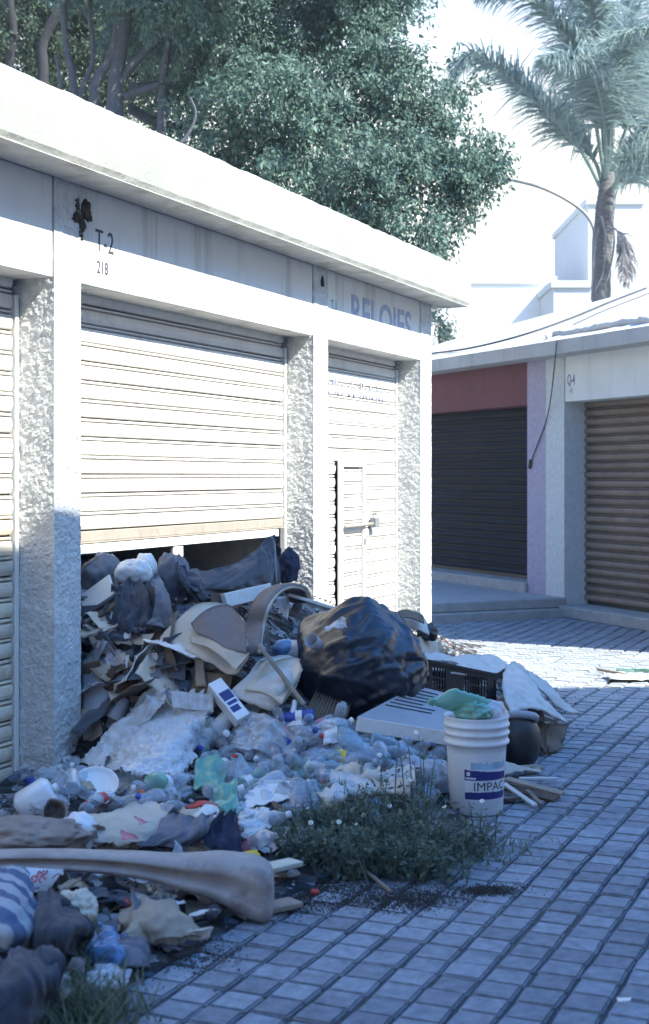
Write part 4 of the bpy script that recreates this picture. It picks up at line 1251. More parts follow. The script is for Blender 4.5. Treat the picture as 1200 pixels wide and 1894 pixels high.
# loose papers left of the cardboard
lp = [((180, 1180), (205, 1208), 'paper', 'white folded paper at the left of the loose papers'), ((205, 1160), (240, 1190), 'paper', 'upright pale paper in the middle of the loose papers'),
      ((238, 1175), (285, 1190), 'cardpale', 'large buff paper under the black rag'), ((228, 1215), (240, 1240), 'paper', 'narrow standing strip of white paper'),
      ((258, 1190), (292, 1212), 'paperp', 'pinkish printed page among the loose papers'), ((250, 1212), (290, 1232), 'paper', 'bright white crumpled page below the pinkish one'),
      ((200, 1205), (225, 1235), 'paperp', 'grey printed page leaning left of the paper strip'), ((215, 1210), (235, 1245), 'cardpale', 'buff folded paper beside the paper strip'),
      ((262, 1228), (280, 1262), 'card', 'small brown carton flap beside the thin stick'), ((170, 1200), (196, 1216), 'cardbrown', 'brown flap by the grey metal sheet')]
for (a, b, m, lab) in lp:
    (x0, y0), (x1, y1) = a, b
    S('paper_sheet', [[(x0, y0, .14), (x1, y0 - 4, .16)], [(x0 + random.uniform(-8, 8), y1, .10), (x1 + random.uniform(-8, 8), y1 + 3, .12)]], m, lab, 'paper', 10, 10, crumple=.02, cs=8, ragged=.015, thick=.002)
S('grey_metal_sheet', [[(152, 1222, .10), (180, 1210, .12), (205, 1222, .12)], [(152, 1290, .06), (180, 1290, .08), (202, 1285, .08)], [(153, 1370, .03), (165, 1365, .04), (180, 1340, .04)]],
  'plgrey', 'smooth grey sheet leaning against the right side of the left pillar', 'metal sheet', 14, 12, thick=.008, crumple=.004)
T('brush_head', blob(hit(222, 1262, .05), (.10, .06, .09), 4, .3, 5, seed=3), 'wooddark', 'coarse brown brush head below the dark plank', 'brush')
V, F = lathe([(.055, 0), (.058, .01), (.05, .10), (.045, .125), (.0, .127)], 20, False, False)
T('plastic_cup', xf((V, F), frame_at(hit(208, 1330, .03), (-.3, -.2, -1) if False else (.25, .35, .8))), 'plgrey', 'grey plastic cup upside down beside the grey sheet', 'cup')

# ================================================================== clear plastic sheet and what lies round it
S('plastic_sheet', [[(262, 1290, .12), (285, 1272, .18), (330, 1278, .18), (390, 1285, .17)], [(215, 1350, .10), (270, 1335, .16), (330, 1335, .17), (385, 1330, .14)],
                    [(185, 1400, .08), (250, 1390, .13), (310, 1390, .15), (365, 1370, .11)], [(160, 1432, .05), (225, 1430, .09), (290, 1440, .10), (345, 1430, .08)]],
  'filmwhite', 'big dirty clear plastic sheet crumpled over the left of the heap', 'plastic sheet', 90, 90, ridge=.012, crumple=.012, cs=9, thick=.001, ragged=.06)
S('plastic_sheet', [[(285, 1268, .2), (310, 1278, .2)], [(270, 1300, .19), (300, 1312, .2)], [(200, 1362, .14), (225, 1385, .13)], [(158, 1418, .07), (185, 1430, .07)]],
  'filmwhite', 'white twisted edge of plastic sheet running down to the left pillar', 'plastic sheet', 40, 14, ridge=.02, crumple=.02, cs=10, thick=.001)
S('plastic_sheet', [[(320, 1278, .2), (395, 1286, .19)], [(320, 1310, .18), (395, 1318, .16)]], 'filmwhite', 'quilted plastic wrap bulging at the top of the clear sheet', 'plastic wrap', 18, 24, pleat=(.015, 9), crumple=.012, thick=.002)
cart = tag(empty('carton', hit(420, 1300, .1)), 'long white carton with blue print lying aslant in the heap', 'carton')
M0 = frame_at(hit(395, 1266, .20), hit(449, 1333, .14) - hit(395, 1266, .20), (.6, -.6, .5))
L_ = (hit(449, 1333, .14) - hit(395, 1266, .20)).length
part(cart, 'box', xf(box(-.04, .04, -.035, .035, 0, L_, .003), M0), 'plwhite', False)
cb = (CAM - hit(420, 1300, .18))
sgn = 1 if (M0.to_3x3() @ Vector((0, 1, 0))).dot(cb) > 0 else -1
part(cart, 'print', xf(join(box(-.03, .033, sgn * .0355 - .0005, sgn * .0355 + .0005, L_ * .30, L_ * .52), box(-.026, .03, sgn * .0355 - .0005, sgn * .0355 + .0005, L_ * .56, L_ * .64), box(-.03, .02, sgn * .0355 - .0005, sgn * .0355 + .0005, L_ * .68, L_ * .82)), M0), 'blueprint', False)
p0, p1 = hit(360, 1392, .07), hit(425, 1325, .10)
V, F = lathe([(.042, 0), (.046, .002), (.046, (p1 - p0).length), (.030, (p1 - p0).length)], 20, False, False)
V2, F2 = lathe([(.041, 0), (.041, (p1 - p0).length * .95)], 20, False, True)
T('cardboard_roll', xf(join((V, F), (V2, F2)), frame_at(p0, p1 - p0)), 'cardwhite', 'pale cardboard tube lying open end down below the white carton', 'tube')
m_, a_ = seg((346, 1378, .09), (376, 1334, .11))
bottle(2, m_, a_, 'petgreen', 'white topped green bottle left of the cardboard tube', cap='plblue', lab='plwhite', scale=1.05)
m_, a_ = seg((572, 1322, .08), (520, 1327, .08)); bottle(4, m_, a_, 'plblue', 'dark blue plastic bottle at the foot of the thin stick', cap='plwhite', lab='plwhite', scale=.95)
m_, a_ = seg((545, 1300, .1), (540, 1325, .1)); bottle(4, m_, a_, 'plwhite', 'small white bottle standing behind the dark blue one', cap=None, scale=.5)
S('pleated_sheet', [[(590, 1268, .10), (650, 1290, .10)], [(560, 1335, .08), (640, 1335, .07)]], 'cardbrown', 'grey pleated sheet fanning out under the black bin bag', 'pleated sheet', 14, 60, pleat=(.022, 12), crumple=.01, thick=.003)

# the black bag
BC = hit(668, 1326, 0)
bagc = at_depth(668, 1240, (BC - CAM).dot(FW) + .10)
random.seed(55)
tocam = (CAM - bagc).normalized()
def sv_(a, b, c): return (RT * a + UP * b + tocam * c).normalized()
PL = [(sv_(.62, .78, .1), .92), (sv_(-.45, .85, .2), .90), (sv_(1, .1, .1), .95), (sv_(-1, .05, .1), .98), (sv_(-.8, -.6, .2), .95), (sv_(.8, -.55, .3), .92), (sv_(.1, -1, .1), .86), (sv_(.1, .25, 1), .93),
      (sv_(-.55, .45, .7), .97), (sv_(.6, .5, .65), .93), (sv_(.15, -.5, .85), .95), (sv_(-.6, -.25, .75), .98), (sv_(.75, -.1, .65), .97), (sv_(.0, .8, .6), .96)] + [(Vector((random.gauss(0, 1), random.gauss(0, 1), random.gauss(0, 1))).normalized(), random.uniform(.95, 1.06)) for _ in range(14)]
fdir = (RT * .85 + UP * .45).normalized()
CR_ = []
for _k in range(62):
    n_ = Vector((random.gauss(0, 1), random.gauss(0, 1), random.gauss(0, 1)))
    n_ = (n_ - fdir * (n_.dot(fdir) * random.uniform(.55, .98))).normalized()      # most creases run along the pull of the tied end
    CR_.append((n_, random.uniform(-.75, .75), random.choice((1, 1, -.8)) * random.uniform(.02, .055), random.uniform(.035, .13), Vector((random.uniform(-9, 9), random.uniform(-9, 9), random.uniform(-9, 9)))))
VF = [[], ico(6)[1]]
for d in ico(6)[0]:
    ks = [h / max(.05, d.dot(n)) for n, h in PL if d.dot(n) > .05]
    k = -math.log(sum(math.exp(-26 * min(q, 3)) for q in ks)) / 26
    for n_, c_, a_, w_, p_ in CR_:
        s_ = d.dot(n_) - c_ + .05 * noise.noise(d * 2.3 + p_)
        win = max(0, noise.noise(d * 1.5 + p_) * 1.8 + .35)
        if win > 0: k += a_ * min(1, win) * (w_ - min(abs(s_), w_)) / w_
    k += .03 * noise.noise(d * 2.6) + .004 * (1 - 3 * abs(noise.noise(d * 16)))
    VF[0].append(bagc + Vector((d.x * .352, d.y * .34, d.z * .335)) * k)
# pulled up towards a peak at the back
tipv = at_depth(640, 1112, (BC - CAM).dot(FW) + .15)
V = []
for v in VF[0]:
    d = v - bagc
    k = max(0, d.normalized().dot((tipv - bagc).normalized())) ** 8
    V.append(v + (tipv - bagc) * k * .12)
bag = T('bin_bag', (V, VF[1]), 'bagblack', 'large shiny black bin bag sitting on the heap', 'bin bag')
S('torn_edge', [[(612, 1150, .5), (640, 1140, .5)], [(600, 1165, .5), (640, 1160, .5)]], 'filmwhite', None, None) if False else None
fr_ = bagc + (CAM - bagc).normalized() * .30
DB = (BC - CAM).dot(FW)
S('plastic_film', [[(600, 1160, 'd', DB - .16), (640, 1146, 'd', DB - .16)], [(606, 1168, 'd', DB - .2), (644, 1160, 'd', DB - .2)]], 'filmwhite', 'scrap of whitish plastic caught on the black bin bag', 'plastic scrap', 12, 16, crumple=.02, cs=14, ragged=.02, thick=.001)
T('plastic_cup', xf(lathe([(.03, 0), (.04, .08), (.037, .08), (.028, .004)], 16, True, False), frame_at(at_depth(590, 1196, DB - .2), (-.2, -.8, .5))), 'plgrey', 'pale cup pressed against the left side of the black bin bag', 'cup')
T('clear_bag', blob(hit(545, 1205, .12), (.07, .06, .06), 3, .25, 3, fold=.1, seed=5), 'filmwhite', 'small whitish bag between the broken chair and the black bag', 'plastic bag')
T('clear_bag', blob(hit(525, 1200, .10), (.06, .05, .05), 3, .25, 3, fold=.1, seed=7), 'filmblue', 'small pale blue bag at the foot of the broken chair', 'plastic bag')

# louvred white appliance panel
pa, pb_, pc, pd = pt((660, 1326, .20)), pt((835, 1354, .22)), pt((880, 1296, .26)), pt((770, 1268, .28))
pnl = tag(empty('appliance_panel', (pa + pc) / 2), 'white louvred appliance panel lying under the black bag behind the bucket', 'panel')
part(pnl, 'face', sheet([[pd, pc], [pa, pb_]], 6, 8, thick=.05), 'panelgrey', False)
part(pnl, 'edge', beam(pa + Vector((0, 0, -.035)), pb_ + Vector((0, 0, -.035)), .07, .02, up=(1, -.5, 0)), 'woodwhite', False)
for k in range(7):
    f = .10 + .085 * k
    def PQ(u, v): return (pd.lerp(pc, u)).lerp(pa.lerp(pb_, u), v)
    a, b = PQ(.05, f), PQ(.42 if k < 5 else .62, f)
    part(pnl, 'slot', beam(a + UP * .002, b + UP * .002, .012, .004), 'plblack', False)

# black crate
ca, cb_ = pt((788, 1286, .17)), pt((950, 1316, .15))
ex = (cb_ - ca); cw = .60; ex.z = 0; ex.normalize(); ey = Vector((-ex.y, ex.x, 0)); ey = ey if ey.dot(FW) > 0 else -ey
tilt = (cb_ - ca).normalized()
crate = tag(empty('plastic_crate', ca), 'black slatted plastic crate lying behind the bucket', 'crate')
chh, cd = .20, .34
def CR(x, y, z): return ca + tilt * x + ey * y + UP * z
def crbox(x0, x1, y0, y1, z0, z1):
    V, F = box(x0, x1, y0, y1, z0, z1); return [CR(*v) for v in V], F
for nm, (y0, y1) in (('side_wall', (0, .014)), ('side_wall', (cd - .014, cd))):
    pcs = [crbox(0, cw, y0, y1, chh - .035, chh), crbox(0, cw, y0, y1, 0, .05), crbox(0, cw, y0 + .002, y1 - .002, chh * .52, chh * .58)]
    x = 0
    k = 0
    while x < cw - .01:
        w = .055 if k % 9 == 0 else .007
        pcs.append(crbox(x, x + w, y0 + .003, y1 - .003, .05, chh - .035)); x += w + .016; k += 1
    pcs.append(crbox(.16, .27, y0 + .001, y1 - .001, .05, chh - .035))
    part(crate, nm, join(*pcs), 'plblack', False)
for x0 in (0, cw - .014):
    pcs = [crbox(x0, x0 + .014, .014, cd - .014, chh - .035, chh), crbox(x0, x0 + .014, .014, cd - .014, 0, .05)]
    for k in range(12): pcs.append(crbox(x0 + .003, x0 + .011, .02 + k * .026, .028 + k * .026, .05, chh - .035))
    part(crate, 'end_wall', join(*pcs), 'plblack', False)
part(crate, 'bottom', crbox(.014, cw - .014, .014, cd - .014, 0, .012), 'plblack', False)
part(crate, 'rim', join(crbox(-.01, cw + .01, -.01, .0, chh - .012, chh + .004), crbox(-.01, cw + .01, cd, cd + .01, chh - .012, chh + .004)), 'plblack', False)

# cardboard round the crate
S('cardboard_box', [[(812, 1228, .26), (850, 1214, .3), (905, 1212, .3), (938, 1226, .28)], [(798, 1240, .3), (850, 1246, .32), (900, 1248, .32), (934, 1236, .3)]], 'cardwhite', 'pale cardboard box top in the sun, bulging behind the crate', 'cardboard box', 10, 16, thick=.012, crumple=.01)
S('cardboard_box', [[(842, 1247, .30), (900, 1249, .31), (936, 1234, .29)], [(842, 1256, .22), (900, 1258, .22), (936, 1252, .22)]], 'cardbrown', 'brown open flap under the pale box top behind the crate', 'cardboard box', 6, 12, thick=.008)
S('cardboard_sheet', [[(932, 1232, .30), (955, 1226, .32), (975, 1242, .30)], [(930, 1275, .30), (975, 1270, .32), (1005, 1290, .28)], [(945, 1315, .26), (1000, 1312, .26), (1054, 1340, .14)]], 'cardwhite', 'large white faced cardboard draped beside the crate, nearest the paving', 'cardboard', 20, 18, thick=.010, crumple=.014, ragged=.02)
S('cardboard_sheet', [[(968, 1240, .28), (985, 1245, .27), (992, 1254, .25)], [(998, 1272, .22), (1020, 1275, .2), (1040, 1292, .15)], [(1030, 1310, .1), (1050, 1318, .07), (1074, 1322, .04)]], 'cardwhite', 'outer grey white cardboard with an upturned corner on the paving', 'cardboard', 18, 12, thick=.010, crumple=.014, ragged=.02)
S('cardboard_sheet', [[(948, 1312, .24), (1000, 1310, .24)], [(952, 1340, .16), (1005, 1330, .16)], [(985, 1350, .10), (1010, 1392, .02)]], 'cardbrown', 'brown torn cardboard hanging below the white faced sheet', 'cardboard', 14, 12, thick=.008, crumple=.02, ragged=.03)
S('cardboard_sheet', [[(1002, 1335, .16), (1048, 1345, .10)], [(1005, 1362, .08), (1045, 1368, .05)], [(1012, 1392, .01), (1030, 1390, .01)]], 'cardbrown', 'dark cardboard corner touching the paving under the white sheet', 'cardboard', 12, 10, thick=.008, crumple=.02, ragged=.03)
S('cardboard_sheet', [[(958, 1262, .30), (985, 1270, .3)], [(955, 1285, .27), (980, 1288, .27)]], 'cardbrown', 'dark rounded hole flap in the white faced cardboard', 'cardboard', 8, 8, thick=.006, crumple=.01)
# curled cardboard and box by the right pillar
S('cardboard_sheet', [[(725, 1140, .40), (745, 1130, .45), (775, 1132, .45), (790, 1152, .40)], [(735, 1162, .34), (755, 1160, .38), (780, 1168, .38), (792, 1175, .34)]], 'cardwhite', 'curled pale cardboard right behind the black bag, by the pillar', 'cardboard', 10, 18, thick=.008, crumple=.008)
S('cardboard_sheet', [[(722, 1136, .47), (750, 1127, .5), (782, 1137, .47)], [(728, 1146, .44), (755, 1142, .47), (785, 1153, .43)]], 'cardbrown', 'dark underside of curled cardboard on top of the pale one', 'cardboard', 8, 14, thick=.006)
T('black_plastic_piece', blob(hit(790, 1172, .30), (.06, .07, .06), 4, .3, 2.5, fold=.1, seed=31), 'plblack', 'black plastic piece at the foot of the end pillar', 'plastic piece')
S('cardboard_box', [[(765, 1180, .28), (805, 1172, .26)], [(775, 1222, .20), (812, 1215, .16)]], 'cardpale', 'tan cardboard box side standing right of the black bag', 'cardboard box', 8, 8, thick=.01, crumple=.01)
S('cardboard_sheet', [[(785, 1205, .26), (820, 1210, .22), (850, 1222, .2)], [(780, 1225, .24), (815, 1228, .22), (845, 1232, .2)]], 'cardwhite', 'flat white cardboard between the black bag and the box top', 'cardboard', 8, 12, thick=.008, crumple=.012)
T('black_plastic_piece', blob(hit(822, 1240, .24), (.10, .12, .05), 4, .25, 2.2, fold=.12, seed=33), 'bagblack', 'black crumpled bag lying in the crate', 'plastic bag')

# black pot behind the bucket
pp = on_z(958, 1418, 0)
V, F = lathe([(.10, .02), (.13, .06), (.145, .16), (.14, .24), (.11, .30), (.085, .32), (.09, .335), (.075, .335), (.07, .30)], 26, True, False)
pot = tag(empty('black_pot', pp), 'black rounded can half hidden behind the bucket', 'can')
part(pot, 'body', xf((V, F), Matrix.Translation(pp) @ Matrix.Scale(.85, 4)), 'plblack')
part(pot, 'handle', tube(smoothpath([pp + UP * .27 + RT * -.10, pp + UP * .30 + RT * -.02 - FW * .07, pp + UP * .285 + RT * .08 - FW * .05, pp + UP * .26 + RT * .09], 14), .022, 8), 'plgrey')

# bucket
bp_ = on_z(881, 1500, 0)
bucket = tag(empty('bucket', bp_), 'white paint bucket with blue label standing on the paving', 'bucket')
R0, R1, HB = .125, .150, .46
pr = [(R0 - .006, 0), (R0, .008), (R0 + (R1 - R0) * .62, .29), (R0 + (R1 - R0) * .70, .325), (R1 - .002, .327), (R1 + .006, .332), (R1 + .006, .345), (R1 - .001, .349), (R1, .372), (R1 + .007, .376), (R1 + .007, .386), (R1, .390), (R1 + .001, .410), (R1 + .008, .414), (R1 + .008, .424), (R1 + .002, .428), (R1 + .003, HB - .008), (R1 + .006, HB), (R1 - .004, HB), (R1 - .006, HB - .02), (R0, .05)]
V, F = lathe(pr, 44, True, False)
part(bucket, 'body', xf((V, F), Matrix.Translation(bp_)), 'plwhite')
camang = math.atan2((CAM - bp_).y, (CAM - bp_).x)
def rb(z): return R0 + (R1 - R0) * .62 * (z - .008) / .282
def wrapb(a0, z0):
    def f(x, y, e=0):
        z = z0 + y
        r = rb(z) + .0012 + e
        a = a0 + x / r
        return bp_ + Vector((r * math.cos(a), r * math.sin(a), z))
    return f
def bpatch(a0, a1, z0, z1, m, off=.0008, name='label', jag=0.0, slope=0.0):
    V, F = [], []
    n = 20
    for i in range(n + 1):
        a = camang + a0 + (a1 - a0) * i / n
        s = slope * (i / n)
        for z in (z0, z1 + s + jag * noise.noise(Vector((i * .7, z1 * 30, 1)))):
            r = rb(z) + off
            V.append(bp_ + Vector((r * math.cos(a), r * math.sin(a), z)))
    for i in range(n): F.append([2 * i, 2 * i + 2, 2 * i + 3, 2 * i + 1])
    part(bucket, name, (V, F), m)
# angles grow towards the right as seen from the camera
bpatch(-.42, 1.30, .075, .258, 'plwhite', .0006)
bpatch(-.42, 1.30, .082, .116, 'blueprint', .0012, 'label_band', .004)
bpatch(-.42, 1.30, .172, .222, 'blueprint', .0012, 'label_band', .003, -.016)
bpatch(-.20, 1.25, .224, .256, 'paleprint', .0010, 'label_picture', .010)
bpatch(-.38, -.02, .178, .186, 'plwhite', .0018, 'label_strip')
bpatch(-.34, -.22, .194, .212, 'plwhite', .0018, 'label_strip')
lettering('IMPAC', None, (1, 0, 0), (0, 1, 0), .058, 'ink', bucket, 1.05, wrap=wrapb(camang - .12, .124))
T('green_film', blob(bp_ + UP * (HB + .02) - FW * .06 + RT * -.02, (.085, .07, .05), 4, .3, 2.6, fold=.14, ffreq=4, seed=46), 'petgreentint', 'crumpled pale green film heaped on the bucket', 'plastic film')
tag(obj('bag_liner', *blob(bp_ + UP * (HB - .005) + RT * .05, (.095, .10, .075), 4, .15, 2, fold=.06, ffreq=4, seed=41, flat=-.3), 'filmwhite', None, True), 'clear bag of rubbish bulging out of the paint bucket', 'plastic bag')
bottle(3, bp_ + UP * (HB + .05) + RT * -.085 - FW * .05, RT * -1 + UP * .22 - FW * .25, 'petgreentint', 'crushed pale green bottle lying in the top of the paint bucket', cap='petgreentint', scale=.98)

# wood scraps beside the bucket
for k, (a, b, w, m, lab) in enumerate((((930, 1425, .05), (1000, 1418, .03), .06, 'wood', 'topmost splintered wood scrap right of the bucket'),
        ((935, 1440, .06), (1040, 1468, .03), .05, 'wood', 'longest wood scrap right of the bucket'),
        ((935, 1455, .03), (1030, 1478, .015), .06, 'wooddark', 'dark wood scrap lying under the longest one'),
        ((932, 1450, .05), (990, 1490, .015), .025, 'woodwhite', 'pale thin lath pointing down right of the bucket'),
        ((960, 1440, .04), (1030, 1440, .03), .03, 'woodwhite', 'short pale lath behind the longest wood scrap'),
        ((930, 1480, .02), (975, 1475, .02), .05, 'wooddark', 'dark board touching the foot of the bucket'),
        ((975, 1462, .03), (1002, 1488, .01), .02, 'wood', 'thin splinter of wood right of the pale lath'))):
    T('wood_scrap', beam(pt(a), pt(b), w, .014, up=(random.uniform(-.3, .3), random.uniform(-.3, .3), 1)), m, lab, 'wood scrap', 'wood scraps beside the bucket', False)
S('cardboard_sheet', [[(930, 1412, .05), (985, 1418, .05)], [(932, 1430, .05), (1005, 1428, .04)]], 'cardpale', 'ragged pale card on top of the wood scraps', 'cardboard', 8, 12, thick=.006, crumple=.02, ragged=.03)

# ================================================================== bottle area, right of the clear sheet
m_, a_ = seg((600, 1398, .10), (688, 1408, .09)); bottle(0, m_, a_, 'petclear', 'clear bottle with a yellow label lying across the heap', cap='plwhite', lab='plyellow', scale=.95)
m_, a_ = seg((690, 1385, .09), (800, 1400, .07)); bottle(3, m_, a_, 'petclear', 'large clear bottle lying left of the bucket', cap=None, scale=1.1)
m_, a_ = seg((670, 1352, .10), (760, 1378, .08)); bottle(1, m_, a_, 'petclear', 'crushed clear bottle just under the white appliance panel', cap=None, scale=1.1)
m_, a_ = seg((700, 1400, .10), (625, 1345, .12)); bottle(3, m_, a_, 'petblue', 'pale turquoise bottle lying slantwise above the yellow labelled one', cap=None, scale=1.1)
V, F = lathe([(.036, 0), (.05, .10)], 16, True, False)
S('white_cup', [[(596, 1352, .16), (622, 1345, .17)], [(598, 1378, .14), (625, 1372, .14)]], 'plwhite', 'bright white torn cup lying on the turquoise bottle', 'cup', 10, 10, crumple=.02, thick=.003, cs=9)
T('clear_bag', blob(hit(585, 1428, .04), (.08, .08, .075), 4, .12, 2, fold=.07, ffreq=4, seed=51), 'filmwhite', 'round whitish bag left of the torn grey cartons', 'plastic bag')
for k, (x, y, w, h, lab) in enumerate(((640, 1432, 46, 30, 'small peaked torn carton under the yellow labelled bottle'), (650, 1468, 80, 52, 'largest torn grey carton above the weeds'), (685, 1440, 60, 24, 'flat torn carton right of the peaked one'),
                                      (742, 1445, 54, 46, 'rounded torn carton left of the bucket'), (725, 1465, 60, 40, 'torn carton between the largest and the rounded one'), (620, 1478, 36, 42, 'narrow torn carton at the left of the torn cartons'))):
    S('torn_carton', [[(x - w / 2, y - h / 2, .10), (x + w / 2, y - h / 2 + random.uniform(-10, 10), .12)], [(x - w / 2 + random.uniform(-8, 8), y, .12), (x + w / 2, y, .13)], [(x - w / 2, y + h / 2, .05), (x + w / 2, y + h / 2 + random.uniform(-6, 6), .05)]],
      'cardwhite' if k % 2 else 'cardpale', lab, 'torn carton', 14, 14, group='torn cartons above the weeds', crumple=.035, cs=7, ragged=.05, thick=.004)
T('clear_bag', blob(hit(795, 1440, .03), (.10, .10, .09), 4, .15, 2, fold=.07, ffreq=4, seed=53), 'film', 'clear bag bulging against the left side of the bucket', 'plastic bag')
S('speckled_card', [[(455, 1468, .08), (500, 1440, .1), (535, 1445, .1)], [(450, 1495, .06), (500, 1490, .08), (545, 1480, .08)]], 'paper', 'dirty white speckled sheet above the left end of the weeds', 'sheet', 14, 18, crumple=.02, ragged=.03, thick=.003)
S('speckled_card', [[(450, 1500, .05), (495, 1500, .06)], [(448, 1580, .03), (500, 1575, .03)]], 'paper', 'lower speckled white sheet behind the weeds, above the bumper end', 'sheet', 14, 14, crumple=.025, ragged=.04, thick=.003)
S('green_film', [[(355, 1420, .10), (395, 1405, .12), (412, 1420, .1)], [(360, 1470, .06), (395, 1460, .08), (415, 1455, .06)]], 'filmgreen', 'crumpled green plastic film below the cardboard tube', 'plastic film', 16, 16, crumple=.03, ridge=.02, cs=8, thick=.001)
S('green_film', [[(390, 1460, .08), (435, 1455, .08)], [(395, 1510, .05), (440, 1515, .05)]], 'filmgreen', 'pale green film right of the red cloth', 'plastic film', 16, 16, crumple=.03, ridge=.02, cs=8, thick=.001)
S('clear_film', [[(440, 1335, .12), (500, 1330, .14), (545, 1360, .12)], [(440, 1390, .1), (500, 1400, .12), (550, 1400, .1)]], 'film', 'crumpled clear film below the white carton', 'plastic film', 22, 24, crumple=.03, ridge=.02, cs=7, thick=.001)
S('clear_film', [[(450, 1315, .10), (515, 1335, .12)], [(470, 1365, .1), (520, 1370, .1)]], 'filmwhite', 'pale milky bag right of the white carton', 'plastic bag', 20, 20, crumple=.03, ridge=.015, cs=7, thick=.001)
T('green_bag', blob(hit(288, 1446, .10), (.05, .05, .04), 3, .15, 3, fold=.08, seed=61), 'filmgreen', 'pale green crumpled bag in front of the clear sheet', 'plastic bag')
m_, a_ = seg((285, 1455, .08), (340, 1440, .09)); bottle(0, m_, a_, 'petclear', 'clear bottle with a white label in front of the clear sheet', cap=None, lab='plwhite', scale=.9)
T('bottle_closure', xf(lathe([(.017, 0), (.019, .004), (.019, .02), (.015, .024)], 14), frame_at(hit(261, 1470, .06), (.4, -.8, .5))), 'plorange', 'orange bottle cap above the pink stained cardboard', 'bottle cap')
T('jar_top', xf(lathe([(.02, 0), (.03, .006), (.03, .02), (.022, .024)], 16), frame_at(hit(254, 1482, .05), (.3, -.8, .5))), 'filmblue', 'pale blue lid just below the orange cap', 'lid')

# ================================================================== foot of the left pillar
dc = hit(176, 1458, .05)
V, F = lathe([(0, .012), (.07, .012), (.088, .02), (.092, .028), (.085, .03), (.072, .0), (0, 0)], 28, False, False)
T('white_dish', xf((V, F), frame_at(dc, (.35, -.55, 1)) @ Matrix.Scale(1.12, 4)), 'plwhite', 'oval white foam dish at the foot of the left pillar', 'dish')
m_, a_ = seg((208, 1474, .06), (157, 1486, .06)); bottle(4, m_, a_, 'petclear', 'small clear bottle with red cap and red label below the white dish', cap='plred', lab='plred', scale=.9)
m_, a_ = seg((128, 1468, .08), (142, 1412, .14)); bottle(2, m_, a_, 'petclear', 'clear bottle standing against the left pillar', cap=None, scale=1.0)
V, F = lathe([(.038, 0), (.05, .09), (.053, .092), (.048, .092), (.036, .004)], 20, True, False)
T('plastic_cup', xf((V, F), frame_at(hit(112, 1488, .03), (.3, -.7, .45))), 'petclear', 'clear plastic cup facing forward left of the white dish', 'cup')
T('white_jug', xf(join(box(-.07, .07, -.06, .06, 0, .16, .02), lathe([(.02, .16), (.02, .185)], 12)), frame_at(hit(34, 1500, .02), (.35, .25, .25))), 'plwhite', 'white plastic jug lying at the left edge of the photo', 'jug')
V, F = lathe([(.05, 0), (.052, .005), (.047, .10), (.052, .105), (.045, .103), (.045, .01)], 20, True, False)
V = [v + Vector((.008 * noise.noise(v * 30), .008 * noise.noise(v * 30 + Vector((4, 4, 4))), .006 * noise.noise(v * 40))) for v in V]
T('torn_tin', xf((V, F), frame_at(hit(98, 1510, .04), (.5, -.6, .35))), 'bar', 'crushed open tin with a dirty rim beside the white jug', 'tin')
T('cloth_bundle', blob(hit(45, 1552, .07), (.13, .22, .075), 5, .18, 1.8, fold=.07, ffreq=2.4, seed=71, rot=-.9), 'dirtycloth', 'dirty tan cloth bundle behind the thin end of the bumper', 'bundle')
T('white_bag', blob(hit(143, 1545, .05), (.075, .09, .085), 4, .16, 2, fold=.06, ffreq=3, seed=73), 'plwhite', 'knotted bright white bag behind the bumper', 'plastic bag')
S('cardboard_sheet', [[(168, 1505, .10), (230, 1495, .12), (290, 1480, .12)], [(160, 1530, .08), (235, 1528, .1), (305, 1515, .1)], [(170, 1562, .05), (240, 1560, .06), (316, 1545, .06)]], 'cardpale', 'tan cardboard with pink patches behind the bumper', 'cardboard', 16, 24, crumple=.015, ragged=.03, thick=.005)
S('pink_paper', [[(246, 1508, .14), (262, 1515, .14)], [(258, 1530, .13), (276, 1520, .13)]], 'pink', 'upper pink paper scrap on the tan cardboard', 'paper scrap', 6, 6, crumple=.01, ragged=.02, thick=.001)
S('pink_paper', [[(222, 1535, .11), (250, 1545, .11)], [(228, 1552, .1), (258, 1552, .1)]], 'pink', 'lower pink paper scrap on the tan cardboard', 'paper scrap', 6, 6, crumple=.01, ragged=.02, thick=.001)
S('blue_cloth', [[(300, 1508, .09), (345, 1512, .12), (402, 1500, .14)], [(290, 1545, .08), (350, 1540, .11), (385, 1530, .12)], [(250, 1568, .05), (320, 1562, .06), (370, 1555, .06)]], 'greycloth', 'slate blue cloth folded behind the bumper', 'cloth', 36, 40, folds=(.014, 4), crumple=.006, cs=7, thick=.004)
S('navy_cloth', [[(400, 1510, .12), (432, 1505, .1)], [(375, 1555, .08), (440, 1545, .08)], [(400, 1580, .05), (447, 1580, .05)]], 'navy', 'navy cloth hanging right of the slate blue one', 'cloth', 30, 26, folds=(.02, 4), crumple=.006, cs=7, thick=.004)
S('red_cloth', [[(340, 1492, .14), (378, 1482, .16), (404, 1484, .15)], [(345, 1496, .13), (380, 1492, .15), (404, 1497, .14)]], 'plred', 'bright red strip of cloth lying on the slate blue cloth', 'cloth', 8, 20, crumple=.012, thick=.008)
S('white_cloth', [[(370, 1496, .15), (385, 1488, .16), (404, 1500, .14)], [(358, 1512, .12), (375, 1510, .14), (398, 1506, .13)]], 'paper', 'white rag below the red strip of cloth', 'cloth', 10, 14, crumple=.015, thick=.003)

